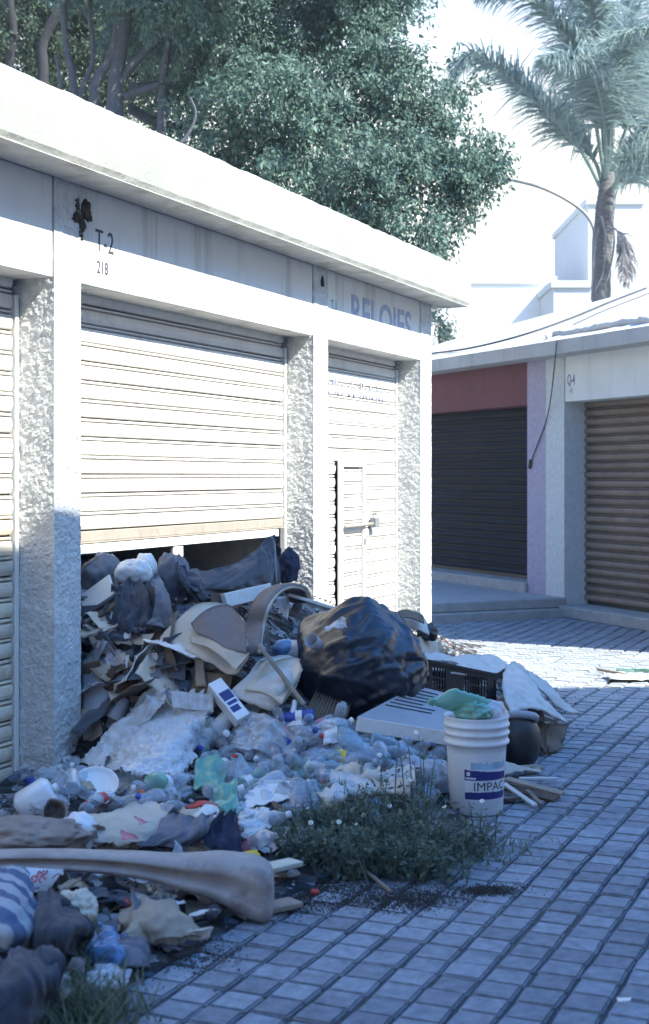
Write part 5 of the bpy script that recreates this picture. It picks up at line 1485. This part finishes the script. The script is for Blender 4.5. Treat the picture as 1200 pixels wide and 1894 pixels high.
# ================================================================== the long bumper lying in front
def bumper():
    axis = smoothpath([at_depth(-70, 1592, 5.05), at_depth(60, 1589, 5.08), at_depth(170, 1592, 5.1), at_depth(260, 1600, 5.12), at_depth(340, 1611, 5.14), at_depth(400, 1619, 5.15), at_depth(450, 1634, 5.15), at_depth(488, 1646, 5.14), at_depth(507, 1651, 5.14)], 90)
    for _p in axis: pass
    n = len(axis)
    V, F = [], []
    K = 40
    side = Vector((FW.x, FW.y, 0))
    for i, p in enumerate(axis):
        t = i / (n - 1)
        hgt = float(np.interp(t, [0, .25, .42, .56, .70, .80, .88, .95, .985, 1], [.032, .036, .046, .068, .094, .108, .102, .090, .070, .02]))
        wid = float(np.interp(t, [0, .3, .6, .85, .95, .985, 1], [.05, .055, .10, .12, .10, .07, .02]))
        for k in range(K):
            a = 2 * math.pi * k / K
            c, s = math.cos(a), math.sin(a)
            q = .62
            x = wid * abs(c) ** q * (1 if c > 0 else -1); z = hgt * abs(s) ** q * (1 if s > 0 else -1)
            # a groove along the face that looks at the camera
            face = max(0, -c) ** 1.5
            gr = math.exp(-((z / hgt - .05) / .22) ** 2) * face * .062 * (1 - max(0, (t - .68) / .22) if t > .68 else 1)
            gr = max(0, gr)
            V.append(p + side * (x + gr) + UP * (z + .004 * noise.noise(p * 4)))
    for i in range(n - 1):
        for k in range(K): F.append([i * K + k, i * K + (k + 1) % K, (i + 1) * K + (k + 1) % K, (i + 1) * K + k])
    F.append(list(range(K))[::-1]); F.append([(n - 1) * K + k for k in range(K)])
    return V, F
T('moulded_bumper', bumper(), 'bumper', 'long dusty beige moulded bumper lying across the front of the heap', 'bumper')
T('foam_board', beam(hit(470, 1612, .06), hit(548, 1594, .06), .085, .02), 'foam', 'cream foam board sticking out behind the thick end of the bumper', 'foam board', None, False)
T('wooden_plank', beam(on_z(440, 1692, .02), on_z(548, 1668, .02), .09, .02), 'wood', 'grey plank under the thick end of the bumper', 'plank', None, False)
S('yellow_scrap', [[(450, 1578, .06), (475, 1572, .07)], [(455, 1592, .05), (482, 1588, .05)]], 'plyellow', 'small yellow scrap behind the bumper end', 'scrap', 6, 8, crumple=.015, ragged=.02, thick=.002)

# ================================================================== bottom left corner
def Z(x, y, z): return (x, y, 'z', z)
S('striped_towel', [[Z(-60, 1600, .24), Z(20, 1606, .25), Z(48, 1612, .22)], [Z(-60, 1650, .25), Z(20, 1655, .26), Z(58, 1660, .2)], [Z(-60, 1705, .22), Z(20, 1715, .23), Z(66, 1722, .17)], [Z(-60, 1752, .15), Z(15, 1758, .15), Z(62, 1748, .12)]],
  'towel', 'blue and white striped towel at the left edge below the bumper', 'towel', 40, 30, crumple=.012, ridge=.008, thick=.012, cs=8)
bx = tag(empty('snack_box', on_z(75, 1630, .18)), 'white box with red handwriting under the bumper', 'box')
g = [[pt(Z(42, 1604, .22)), pt(Z(118, 1608, .21))], [pt(Z(42, 1643, .17)), pt(Z(84, 1655, .13))]]
part(bx, 'side', sheet(g, 6, 8, thick=.03), 'plwhite', False)
def scribble(pts, w=.003):
    P = smoothpath([on_z(x, y, .2) + (CAM - on_z(x, y, .2)).normalized() * .03 for x, y in pts], 6 * len(pts))
    return tube(P, w, 5)
part(bx, 'lettering', join(scribble([(47, 1634), (52, 1624), (56, 1632), (60, 1628), (58, 1622)]), scribble([(60, 1634), (58, 1625), (64, 1620), (68, 1626), (62, 1632)]), scribble([(68, 1622), (72, 1612), (78, 1618), (72, 1628), (76, 1632)]), scribble([(80, 1612), (82, 1606), (87, 1612), (80, 1620), (84, 1626)]), scribble([(96, 1624), (104, 1618), (110, 1616)], .002)), 'redink')
part(bx, 'stamp', beam(on_z(58, 1642, .16) + (CAM - on_z(58, 1642, .16)).normalized() * .03, on_z(72, 1643, .16) + (CAM - on_z(72, 1643, .16)).normalized() * .03, .02, .003), 'inkgreen', False)
S('white_card', [[Z(95, 1602, .2), Z(120, 1606, .2)], [Z(110, 1612, .2), Z(116, 1618, .2)]], 'paper', 'white card corner with red edge above the handwritten box', 'card', 6, 6, thick=.003)
VF = blob(on_z(140, 1690, .12), (.065, .085, .075), 5, .2, 2.4, fold=.05, ffreq=4, seed=81)
T('foam_lump', VF, 'foam', 'cream lump of foam below the bumper, right of the dark trousers', 'foam lump')
S('dark_trousers', [[Z(55, 1665, .18), Z(90, 1660, .2), Z(120, 1680, .2)], [Z(65, 1700, .19), Z(110, 1700, .22), Z(165, 1722, .15)], [Z(60, 1745, .14), Z(105, 1745, .17), Z(160, 1730, .1)], [Z(70, 1780, .05), Z(110, 1770, .07), Z(150, 1770, .04)]],
  'darkcloth', 'dark grey trousers between the striped towel and the foam lump', 'trousers', 60, 54, folds=(.017, 4), crumple=.008, cs=6, thick=.006)
S('dark_coat', [[Z(-60, 1790, .15), Z(30, 1770, .18), Z(95, 1762, .16)], [Z(-60, 1830, .18), Z(30, 1815, .2), Z(100, 1805, .15)], [Z(-60, 1880, .14), Z(30, 1870, .13), Z(90, 1850, .06)], [Z(-60, 1960, .03), Z(20, 1940, .03), Z(60, 1900, .02)]],
  'darkcloth', 'dark blue grey coat heaped in the bottom left corner', 'coat', 66, 60, folds=(.020, 4), crumple=.008, cs=5, thick=.006)
S('dark_sleeve', [[Z(70, 1760, .17), Z(95, 1756, .17)], [Z(82, 1790, .17), Z(108, 1785, .16)], [Z(80, 1830, .08), Z(98, 1830, .08)]], 'darkcloth', 'dark sleeve hanging between the coat and the grass', 'sleeve', 18, 12, ridge=.015, crumple=.01, cs=8, thick=.008)
S('navy_cloth', [[Z(-60, 1760, .1), Z(60, 1765, .1)], [Z(-60, 1785, .09), Z(80, 1790, .08)]], 'navy', 'black cloth in the gap between the towel and the coat', 'cloth', 10, 16, ridge=.02, crumple=.02, cs=6, thick=.004)
S('blue_bag', [[Z(160, 1730, .07), Z(195, 1726, .09), Z(212, 1738, .07)], [Z(165, 1765, .07), Z(200, 1760, .09), Z(225, 1765, .06)], [Z(170, 1790, .02), Z(205, 1795, .03), Z(240, 1785, .02)]], 'filmblue', 'crumpled pale blue plastic bag by the grass', 'plastic bag', 40, 40, crumple=.012, ridge=.014, cs=14, thick=.001)
S('grey_cloth', [[Z(210, 1740, .06), Z(245, 1738, .07), Z(272, 1760, .04)], [Z(210, 1790, .03), Z(240, 1795, .04), Z(268, 1792, .01)]], 'greycloth', 'flat slate grey cloth right of the pale blue bag', 'cloth', 16, 18, crumple=.02, ridge=.015, cs=7, thick=.004)
S('cardboard_sheet', [[Z(225, 1672, .10), Z(270, 1662, .13), Z(320, 1668, .11)], [Z(222, 1705, .10), Z(285, 1700, .13), Z(350, 1705, .08)], [Z(255, 1742, .05), Z(310, 1735, .08), Z(385, 1728, .04)]], 'card', 'brown torn cardboard lying below the bumper', 'cardboard', 36, 44, crumple=.014, ragged=.015, cs=6, thick=.008)
S('cardboard_sheet', [[Z(250, 1742, .06), Z(320, 1728, .08), Z(385, 1718, .06)], [Z(262, 1752, .04), Z(325, 1746, .04), Z(382, 1735, .03)]], 'cardpale', 'rolled pale cardboard edge along the brown torn cardboard', 'cardboard', 10, 26, crumple=.02, ragged=.03, thick=.012)
S('cardboard_sheet', [[Z(340, 1668, .06), Z(400, 1672, .06)], [Z(340, 1708, .05), Z(412, 1682, .03)]], 'cardbrown', 'grey brown card under the thick part of the bumper', 'cardboard', 8, 12, crumple=.012, ragged=.02, thick=.008)
S('dark_cloth', [[Z(105, 1655, .12), Z(160, 1650, .13), Z(235, 1655, .12)], [Z(160, 1680, .10), Z(200, 1685, .1), Z(230, 1690, .08)]], 'darkcloth', 'dark rag in the hollow below the bumper', 'cloth', 14, 20, ridge=.02, crumple=.02, cs=7, thick=.004)
S('dark_board', [[Z(165, 1690, .09), Z(230, 1690, .1)], [Z(175, 1712, .07), Z(235, 1708, .07)]], 'plgrey', 'grey board end right of the foam lump', 'board', 8, 10, crumple=.006, thick=.012)
T('red_scrap', blob(on_z(234, 1678, .10), (.018, .02, .03), 3, .35, 3, seed=84), 'plred', 'small red scrap above the brown torn cardboard', 'scrap')
S('white_foam', [[Z(275, 1640, .09), Z(320, 1652, .09)], [Z(290, 1665, .07), Z(325, 1680, .06)]], 'paper', 'white torn foam below the middle of the bumper', 'foam', 12, 12, crumple=.04, ragged=.05, cs=10, thick=.01)
T('white_scrap', xf(box(-.025, .025, -.01, .01, 0, .012, .003), Matrix.Translation(on_z(276, 1759, .002)) @ Matrix.Rotation(.5, 4, 'Z')), 'plwhite', 'small white plastic stub on the paving below the torn cardboard', 'scrap', None, False)
S('white_paper', [[Z(385, 1708, .008), Z(412, 1704, .008)], [Z(392, 1722, .006), Z(420, 1716, .006)]], 'paper', 'white paper scrap on the paving under the bumper', 'paper scrap', 6, 6, crumple=.008, thick=.001)
S('grey_film', [[Z(165, 1800, .05), Z(200, 1790, .07), Z(238, 1800, .03)], [Z(170, 1845, .02), Z(200, 1840, .03), Z(232, 1830, .02)]], 'filmwhite', 'dirty clear film in front of the grey cloth, by the grass', 'plastic film', 16, 16, crumple=.025, ridge=.015, cs=9, thick=.001)
S('grey_film', [[Z(110, 1800, .1), Z(128, 1795, .1)], [Z(112, 1850, .04), Z(140, 1845, .04)]], 'filmwhite', 'whitish film standing in the grass', 'plastic film', 12, 10, crumple=.03, cs=9, thick=.001)
T('twig', tube(smoothpath([on_z(104, 1668, .14), on_z(130, 1640, .2), on_z(150, 1625, .22)], 10), .005, 5), 'twig', 'dry twig in front of the dark hollow below the bumper', 'twig')

# ================================================================== out on the paving
T('twig', tube(smoothpath([on_z(648, 1590, .06), on_z(690, 1622, .03), on_z(724, 1650, .008)], 10), .008, 6), 'twig', 'pale twig lying out of the weeds onto the paving', 'twig')
T('bottle_closure', xf(lathe([(.016, 0), (.018, .004), (.018, .014), (.012, .018)], 14), Matrix.Translation(on_z(583, 1654, .003))), 'plred', 'red bottle cap on the dirty paving left of the twig', 'bottle cap')
T('leaf_scrap', sheet([[on_z(1140, 1846, .012), on_z(1168, 1846, .02)], [on_z(1143, 1853, .008), on_z(1166, 1852, .014)]], 5, 8, thick=.001, crumple=.004), 'petal', 'pale leaf on the paving at the lower right', 'leaf')
S('teal_scrap', [[Z(1138, 1236, .04), Z(1215, 1238, .05)], [Z(1140, 1241, .02), Z(1215, 1244, .02)]], 'filmgreen', 'teal plastic scrap lying in the sunlit strip of paving', 'plastic scrap', 6, 12, crumple=.02, thick=.004)
T('twig', tube(smoothpath([on_z(1105, 1238, .02), on_z(1150, 1246, .02), on_z(1172, 1254, .02)], 8), .012, 5), 'twig', 'thin stick in the sunlit strip beside the teal scrap', 'twig')
S('cardboard_sheet', [[Z(1120, 1246, .03), Z(1200, 1246, .03)], [Z(1130, 1258, .02), Z(1210, 1256, .02)]], 'cardwhite', 'pale flat card in the sunlit strip below the teal scrap', 'cardboard', 5, 8, crumple=.015, thick=.004)
sv, sf = [], []
for k in range(9000):
    cx_, cy_, sx_, sy_ = random.choice(((600, 1650, 60, 12), (690, 1668, 70, 9), (760, 1660, 40, 10), (540, 1660, 40, 16), (900, 1645, 30, 5), (640, 1630, 120, 14), (330, 1760, 50, 16)))
    p = on_z(random.gauss(cx_, sx_), random.gauss(cy_, sy_), .006)
    r = random.uniform(.0012, .004) * (1 if random.random() < .95 else 2)
    a = random.uniform(0, 6.28); o0 = len(sv)
    sv += [p + Vector((math.cos(a + q) * r, math.sin(a + q) * r, -.004)) for q in (0, 1.7, 3.1, 4.6)] + [p + UP * r * .25]
    sf += [[o0 + q, o0 + (q + 1) % 4, o0 + 4] for q in range(4)]
tag(link('soil', mesh('soil', sv, sf, 'dirt')), 'dark crumbs of soil strewn on the paving in front of the weeds and litter', 'soil', kind='stuff')

# ================================================================== scattered rubbish, each piece on its own
def inpoly(x, y, P):
    c = False
    for i in range(len(P)):
        (x1, y1), (x2, y2) = P[i], P[i - 1]
        if (y1 > y) != (y2 > y) and x < (x2 - x1) * (y - y1) / (y2 - y1) + x1: c = not c
    return c
def rpt(P):
    xs = [p[0] for p in P]; ys = [p[1] for p in P]
    while True:
        x, y = random.uniform(min(xs), max(xs)), random.uniform(min(ys), max(ys))
        if inpoly(x, y, P): return x, y
ZB1 = [(60, 1450), (150, 1400), (330, 1400), (430, 1335), (520, 1330), (640, 1340), (830, 1390), (830, 1470), (640, 1520), (460, 1570), (330, 1500), (60, 1500)]
ZB2 = [(340, 1340), (560, 1330), (660, 1345), (820, 1400), (600, 1500), (440, 1500), (360, 1440)]
LM = [((420, 1300), 'by the white carton'), ((390, 1360), 'by the cardboard tube'), ((645, 1400), 'by the yellow labelled bottle'), ((745, 1395), 'just left of the bucket'), ((660, 1465), 'by the torn cartons'),
      ((250, 1370), 'on the clear plastic sheet'), ((290, 1450), 'in front of the clear plastic sheet'), ((175, 1460), 'by the white dish'), ((370, 1490), 'by the red strip of cloth'), ((395, 1440), 'by the green film'),
      ((500, 1460), 'by the speckled white sheet'), ((480, 1530), 'left of the weeds'), ((610, 1510), 'just above the weeds'), ((550, 1320), 'by the dark blue bottle'), ((500, 1380), 'on the crumpled clear film'), ((600, 1340), 'by the pleated sheet'),
      ((180, 1100), 'by the leaning magazines'), ((250, 1130), 'by the dark jacket'), ((240, 1200), 'among the loose papers'), ((400, 1180), 'by the large pale cardboard'), ((490, 1270), 'by the cardboard under the stick'), ((510, 1150), 'by the broken chair'),
      ((180, 1300), 'by the leaning grey sheet'), ((235, 1530), 'on the pink stained cardboard'), ((310, 1550), 'by the slate blue cloth'), ((100, 1640), 'by the handwritten box'), ((140, 1690), 'by the cream foam lump'), ((300, 1700), 'by the brown torn cardboard'),
      ((110, 1720), 'by the dark trousers'), ((200, 1760), 'by the pale blue bag'), ((670, 1220), 'by the black bin bag'), ((870, 1280), 'by the black crate'), ((980, 1290), 'by the white faced cardboard'), ((770, 1330), 'by the appliance panel'), ((1010, 1380), 'where the cardboard meets the paving')]
def near(x, y):
    return min(LM, key=lambda q: (q[0][0] - x) ** 2 + (q[0][1] - y) ** 2)[1]
WORD = {'petclear': 'clear', 'petgreen': 'green', 'petblue': 'pale blue', 'plwhite': 'white', 'plblue': 'blue', 'plred': 'red', 'paperp': 'printed', 'pink': 'pink', 'plgrey': 'grey'}
SW = {'paper': 'white paper', 'paperp': 'printed paper', 'cardpale': 'pale card', 'card': 'tan card', 'cardbrown': 'brown card', 'darkcloth': 'dark cloth', 'greycloth': 'grey cloth', 'cardwhite': 'white card', 'palecloth': 'pale cloth', 'plwhite': 'white plastic'}
groups = {'petclear': 'crushed clear plastic bottle among the many in the lower heap', 'petgreen': 'crushed green plastic bottle among the bottles of the lower heap', 'petblue': 'pale blue tinted plastic bottle among the bottles of the lower heap'}
gname = {'petclear': 'clear bottles scattered in the heap', 'petgreen': 'green bottles scattered in the heap', 'petblue': 'pale blue bottles scattered in the heap'}
for k in range(210):
    x, y = rpt(ZB2 if k % 3 else ZB1)
    p = hit(x, y, random.uniform(.02, .075))
    ax = Vector((random.gauss(0, 1), random.gauss(0, 1), random.gauss(-.25, .35)))
    m = random.choices(['petclear', 'petgreen', 'petblue'], [10, 1.6, 2])[0]
    cp_ = random.choice([None, None, None, 'plwhite', 'plwhite', 'plwhite', 'plblue', 'plred']); lb_ = random.choices([None, 'plwhite', 'paperp', 'plblue', 'pink', 'plgrey'], [8, 2, 2, 1, 1, 1])[0]
    sc_ = random.uniform(.7, .98)
    txt = '%s%s plastic bottle%s%s %s' % ('small ' if sc_ < .79 else 'large ' if sc_ > .9 else '', WORD[m], ', %s cap' % WORD[cp_] if cp_ else ', no cap', ', %s label' % WORD[lb_] if lb_ else '', near(x, y))
    bottle(random.randrange(6), p, ax, m, txt, gname[m], cap=cp_, lab=lb_, scale=sc_)
bagm = [mesh('crumpled_bag', *blob((0, 0, 0), (.085, .07, .045), 4, .22, 2.0, fold=.14, ffreq=3.4, seed=100 + k), None, True) for k in range(5)]
for k in range(80):
    x, y = rpt(ZB1)
    m = random.choices(['film', 'filmwhite', 'filmblue', 'filmgreen', 'plwhite'], [8, 8, .5, .8, .5])[0]
    nm = {'film': 'clear', 'filmwhite': 'whitish', 'filmblue': 'blue', 'filmgreen': 'green', 'plwhite': 'opaque white'}[m]
    M = Matrix.Translation(hit(x, y, random.uniform(.0, .05))) @ Euler((random.uniform(-.5, .5), random.uniform(-.5, .5), random.uniform(0, 6.28))).to_matrix().to_4x4() @ Matrix.Scale(random.uniform(.55, 1.15), 4)
    tag(link('crumpled_bag', bvar(random.choice(bagm), m), None, mw=M), 'crumpled %s plastic bag %s' % (nm, near(x, y)), 'plastic bag', 'crumpled %s bags in the heap' % nm)
# crumpled papers and carton scraps
def scrapmesh(k):
    rs = random.Random(k)
    j = lambda: rs.uniform(-.018, .018)
    g = [[Vector((-.06 + j(), -.045 + j(), j() * .8)), Vector((rs.uniform(-.02, .02), -.05 + j(), .03 * rs.random())), Vector((.06 + j(), -.04 + j(), j()))],
         [Vector((-.055 + j(), .045 + j(), j())), Vector((rs.uniform(-.02, .02), .045 + j(), .03 * rs.random())), Vector((.065 + j(), .04 + j(), j()))]]
    return sheet(g, 9, 13, thick=.002, crumple=.010, cs=11, ragged=.006, seed=k * 3.3)
scm = [mesh('paper_scrap', *scrapmesh(k), None, True) for k in range(10)]
ZS1 = [(155, 1150), (200, 1150), (300, 1190), (345, 1225), (345, 1262), (300, 1290), (200, 1300), (155, 1390)]
ZS3 = [(150, 1420), (560, 1400), (820, 1440), (780, 1520), (480, 1590), (150, 1560)]
ZS4 = [(60, 1610), (380, 1650), (400, 1720), (260, 1790), (140, 1790), (60, 1700)]
ZS5 = [(700, 1180), (800, 1200), (1000, 1330), (1000, 1400), (800, 1330), (660, 1340)]
def scatter(n, Z, ms, lab, grp, lo=.01, hi=.07, s0=.5, s1=1.3, meshes=scm, name='paper_scrap', cat='scrap'):
    for k in range(n):
        x, y = rpt(Z)
        m = random.choice(ms)
        M = Matrix.Translation(hit(x, y, random.uniform(lo, hi))) @ Euler((random.gauss(0, .6), random.gauss(.3, .6), random.uniform(0, 6.28))).to_matrix().to_4x4() @ Matrix.Scale(random.uniform(s0, s1), 4)
        tag(link(name, bvar(random.choice(meshes), m), None, mw=M), 'crumpled %s scrap %s' % (SW[m], near(x, y)), cat, grp)
scatter(32, ZS1, ['paper', 'paperp', 'card', 'card', 'cardpale', 'cardwhite', 'cardbrown', 'darkcloth', 'darkcloth', 'greycloth', 'greycloth', 'palecloth'], 'crumpled scrap among the papers and cardboard of the upper heap', 'scraps in the upper heap', s0=1.3, s1=2.8)
scatter(55, ZS3, ['paper', 'paper', 'paperp', 'cardpale', 'cardwhite', 'card', 'plwhite'], 'crumpled scrap among the bottles of the lower heap', 'scraps in the lower heap', s0=.35, s1=1.0)
scatter(44, ZS4, ['darkcloth', 'card', 'cardpale', 'greycloth', 'paper', 'paperp', 'darkcloth'], 'crumpled scrap in the rubbish below the bumper', 'scraps below the bumper', s0=.4, s1=1.1)
scatter(22, ZS5, ['cardpale', 'cardbrown', 'card', 'cardwhite'], 'torn cardboard scrap lying round the black crate', 'scraps round the crate', s0=.7, s1=1.6)
# tiny litter: nobody could count it
lv, lf = [], []
for k in range(7000):
    y = random.uniform(2.6, 11.6); x = abs(random.gauss(.9, .7))
    W = float(np.interp(y, _AY, _AW))
    if x > W + random.random() ** 3 * .3: continue
    z = max(H(x, y), 0) + random.uniform(.0, .05) * (1 if x < W else .1)
    s = random.uniform(.004, .013)
    M = Matrix.Translation((x, y, z + .004)) @ Euler((random.gauss(0, .7), random.gauss(0, .7), random.uniform(0, 6.28))).to_matrix().to_4x4()
    o0 = len(lv)
    lv += [M @ Vector((-s, -s * .6, 0)), M @ Vector((s, -s * .5, s * .3)), M @ Vector((s * .9, s * .6, 0)), M @ Vector((-s * .8, s * .6, s * .4))]
    lf += [[o0, o0 + 1, o0 + 2], [o0, o0 + 2, o0 + 3]]
lm = bpy.data.materials.new('litter_bits'); lm.use_nodes = True
_N, _L = lm.node_tree.nodes, lm.node_tree.links
_g = _N.new('ShaderNodeNewGeometry'); _c = _N.new('ShaderNodeValToRGB'); _c.color_ramp.interpolation = 'CONSTANT'
_e = _c.color_ramp.elements; _e[0].color = (.035, .035, .038, 1); _e[1].position = .5; _e[1].color = (.16, .15, .145, 1)
for p_, c_ in ((.72, (.36, .36, .37, 1)), (.84, (.12, .13, .16, 1)), (.92, (.3, .36, .45, 1)), (.97, (.35, .08, .06, 1))):
    q_ = _e.new(p_); q_.color = c_
_L.new(_g.outputs['Random Per Island'], _c.inputs[0]); _L.new(_c.outputs[0], _N['Principled BSDF'].inputs['Base Color'])
tag(link('litter', mesh('litter', lv, lf, lm)), 'fine litter strewn over the heap and along its foot', 'litter', kind='stuff')

# ================================================================== weeds, grass
def weed(px, py, hgt, spread, nst, nleaf, lab, flowers=0, lean=(0, 0)):
    c = on_z(px, py, 0.0)
    root = tag(empty('weed', c), lab, 'weed', 'weeds growing at the foot of the heap')
    sv, sf = [], []
    P, D, Ln = [], [], []
    tips = []
    for s in range(nst):
        a = random.uniform(0, 6.28); r = spread * random.uniform(.2, 1)
        h = hgt * random.uniform(.6, 1.1)
        b = Vector((random.gauss(0, .05), random.gauss(0, .05), 0))
        top = b + Vector((math.cos(a) * r + lean[0], math.sin(a) * r + lean[1], h))
        mid = b.lerp(top, .5) + Vector((0, 0, h * .14))
        path = smoothpath([b, mid, top], 9)
        v, f = tube(path, .004, 4, .0015)
        o0 = len(sv); sv += v; sf += [[i + o0 for i in q] for q in f]
        tips.append(top)
        for k in range(nleaf):
            t = random.uniform(.12, 1) ; q = path[min(8, int(t * 8))]
            d = Vector((random.gauss(0, 1), random.gauss(0, 1), random.gauss(.25, .5))).normalized()
            if random.random() < .38: continue
            P.append(q + d * random.uniform(0, .02)); D.append(d); Ln.append(random.uniform(.022, .05) * (1.15 - .5 * t))
    link('stems', mesh('stems', sv, sf, 'weedleaf'), root)['kind'] = 'stuff'
    P = np.array(P); D = np.array(D); Ln = np.array(Ln)
    N = unit(rng.normal(size=P.shape) * .6 + np.array([0, 0, 1]))
    link('leaves', leaf_mesh('leaves', P, D, N, Ln, Ln * rng.uniform(.35, .6, len(Ln)), 'weedleaf', .2), root)['kind'] = 'stuff'
    for k in range(flowers):
        t = random.choice(tips) + Vector((random.gauss(0, .03), random.gauss(0, .03), random.uniform(-.03, .03)))
        V, F = [], []
        for q in range(8):
            a = 2 * math.pi * q / 8
            e1 = Vector((math.cos(a), math.sin(a), .15)); e2 = Vector((-math.sin(a), math.cos(a), 0))
            o0 = len(V); V += [e1 * .002 - e2 * .002, e1 * .002 + e2 * .002, e1 * .009 + e2 * .003, e1 * .011, e1 * .009 - e2 * .003]; F.append([o0, o0 + 1, o0 + 2, o0 + 3, o0 + 4])
        M = Matrix.Translation(t) @ Euler((random.gauss(.5, .4), random.gauss(0, .4), TH + random.gauss(0, .5))).to_matrix().to_4x4()
        V = [M @ v for v in V]
        fl = link('flower', mesh('flower', V, F, 'petal'), root)
        v, f = blob((0, 0, .003), (.004, .004, .003), 1, 0)
        link('flower_eye', mesh('flower_eye', [M @ q for q in v], f, 'plyellow'), fl)
wl = 'low leafy weed with small white flowers growing at the foot of the heap'
for (x, y, h, sp, ns, nl, fl) in ((535, 1600, .17, .11, 26, 16, 3), (575, 1610, .18, .13, 30, 12, 3), (620, 1618, .19, .13, 32, 16, 3), (560, 1570, .19, .13, 28, 16, 2), (610, 1575, .22, .13, 30, 12, 3),
                                 (665, 1622, .19, .13, 32, 16, 3), (710, 1622, .18, .13, 32, 16, 2), (665, 1580, .23, .14, 30, 12, 3), (720, 1590, .22, .14, 30, 16, 2), (760, 1622, .16, .13, 30, 16, 2), (790, 1600, .18, .14, 28, 16, 2),
                                 (810, 1622, .12, .12, 24, 15, 1), (840, 1590, .15, .14, 24, 15, 2), (770, 1565, .22, .13, 26, 15, 2), (875, 1575, .13, .13, 18, 13, 1), (700, 1550, .24, .14, 26, 15, 2), (520, 1560, .16, .11, 20, 14, 2), (640, 1545, .22, .14, 24, 15, 2)):
    weed(x, y, h, sp, ns, nl, 'low leafy weed, %s of the weed patch' % (('left' if x < 600 else 'middle' if x < 730 else 'right') + ' ' + ('front' if y > 1600 else 'rear' if y < 1572 else 'centre')), max(0, fl - 2))
for (x, y, h, lab) in ((782, 1540, .40, 'tall thin weed stalk just left of the bucket label'), (755, 1540, .38, 'tall thin weed stalk in front of the rounded torn carton'), (830, 1575, .17, 'thin weed stalk in front of the bucket'), (890, 1570, .22, 'thin weed stalk at the right end of the weeds')):
    weed(x, y, h, .06, 5, 22, lab, 1)
def tuft(name, px, py, n, h, r, lab, z=0.0):
    c = on_z(px, py, z)
    V, F = [], []
    for k in range(n):
        b = Vector((random.gauss(0, r), random.gauss(0, r), 0)); a = random.uniform(0, 6.28)
        l = h * random.uniform(.45, 1.15); d = Vector((math.cos(a) * .45, math.sin(a) * .45, 1)).normalized()
        sd = Vector((-math.sin(a), math.cos(a), 0)); w = random.uniform(.003, .006)
        q = b.copy(); o0 = len(V)
        for s in range(5):
            ww = w * (1 - s / 4.2)
            V += [q - sd * ww, q + sd * ww]
            q = q + d * (l / 4); d = (d + Vector((math.cos(a) * .22, math.sin(a) * .22, -.16))).normalized()
        for s in range(4): F.append([o0 + 2 * s, o0 + 2 * s + 1, o0 + 2 * s + 3, o0 + 2 * s + 2])
    o = link(name, mesh(name, V, F, 'grass'), None, c)
    tag(o, lab, 'grass', kind='stuff')
tuft('grass_tuft', 140, 1860, 260, .17, .09, 'green grass tuft in the bottom left corner')
tuft('grass_tuft', 110, 1900, 240, .17, .10, 'nearest grass blades at the bottom edge, left')
tuft('grass_tuft', 180, 1880, 120, .12, .07, 'short grass right of the main tuft, bottom left')
tuft('grass_tuft', 140, 1790, 26, .24, .03, 'few long grass blades in front of the dark trousers', .04)
tuft('grass_tuft', 900, 1590, 60, .09, .08, 'thin grass in the paving joints right of the weeds')
tuft('grass_tuft', 950, 1565, 40, .06, .09, 'short grass in the joint right of the bucket foot')
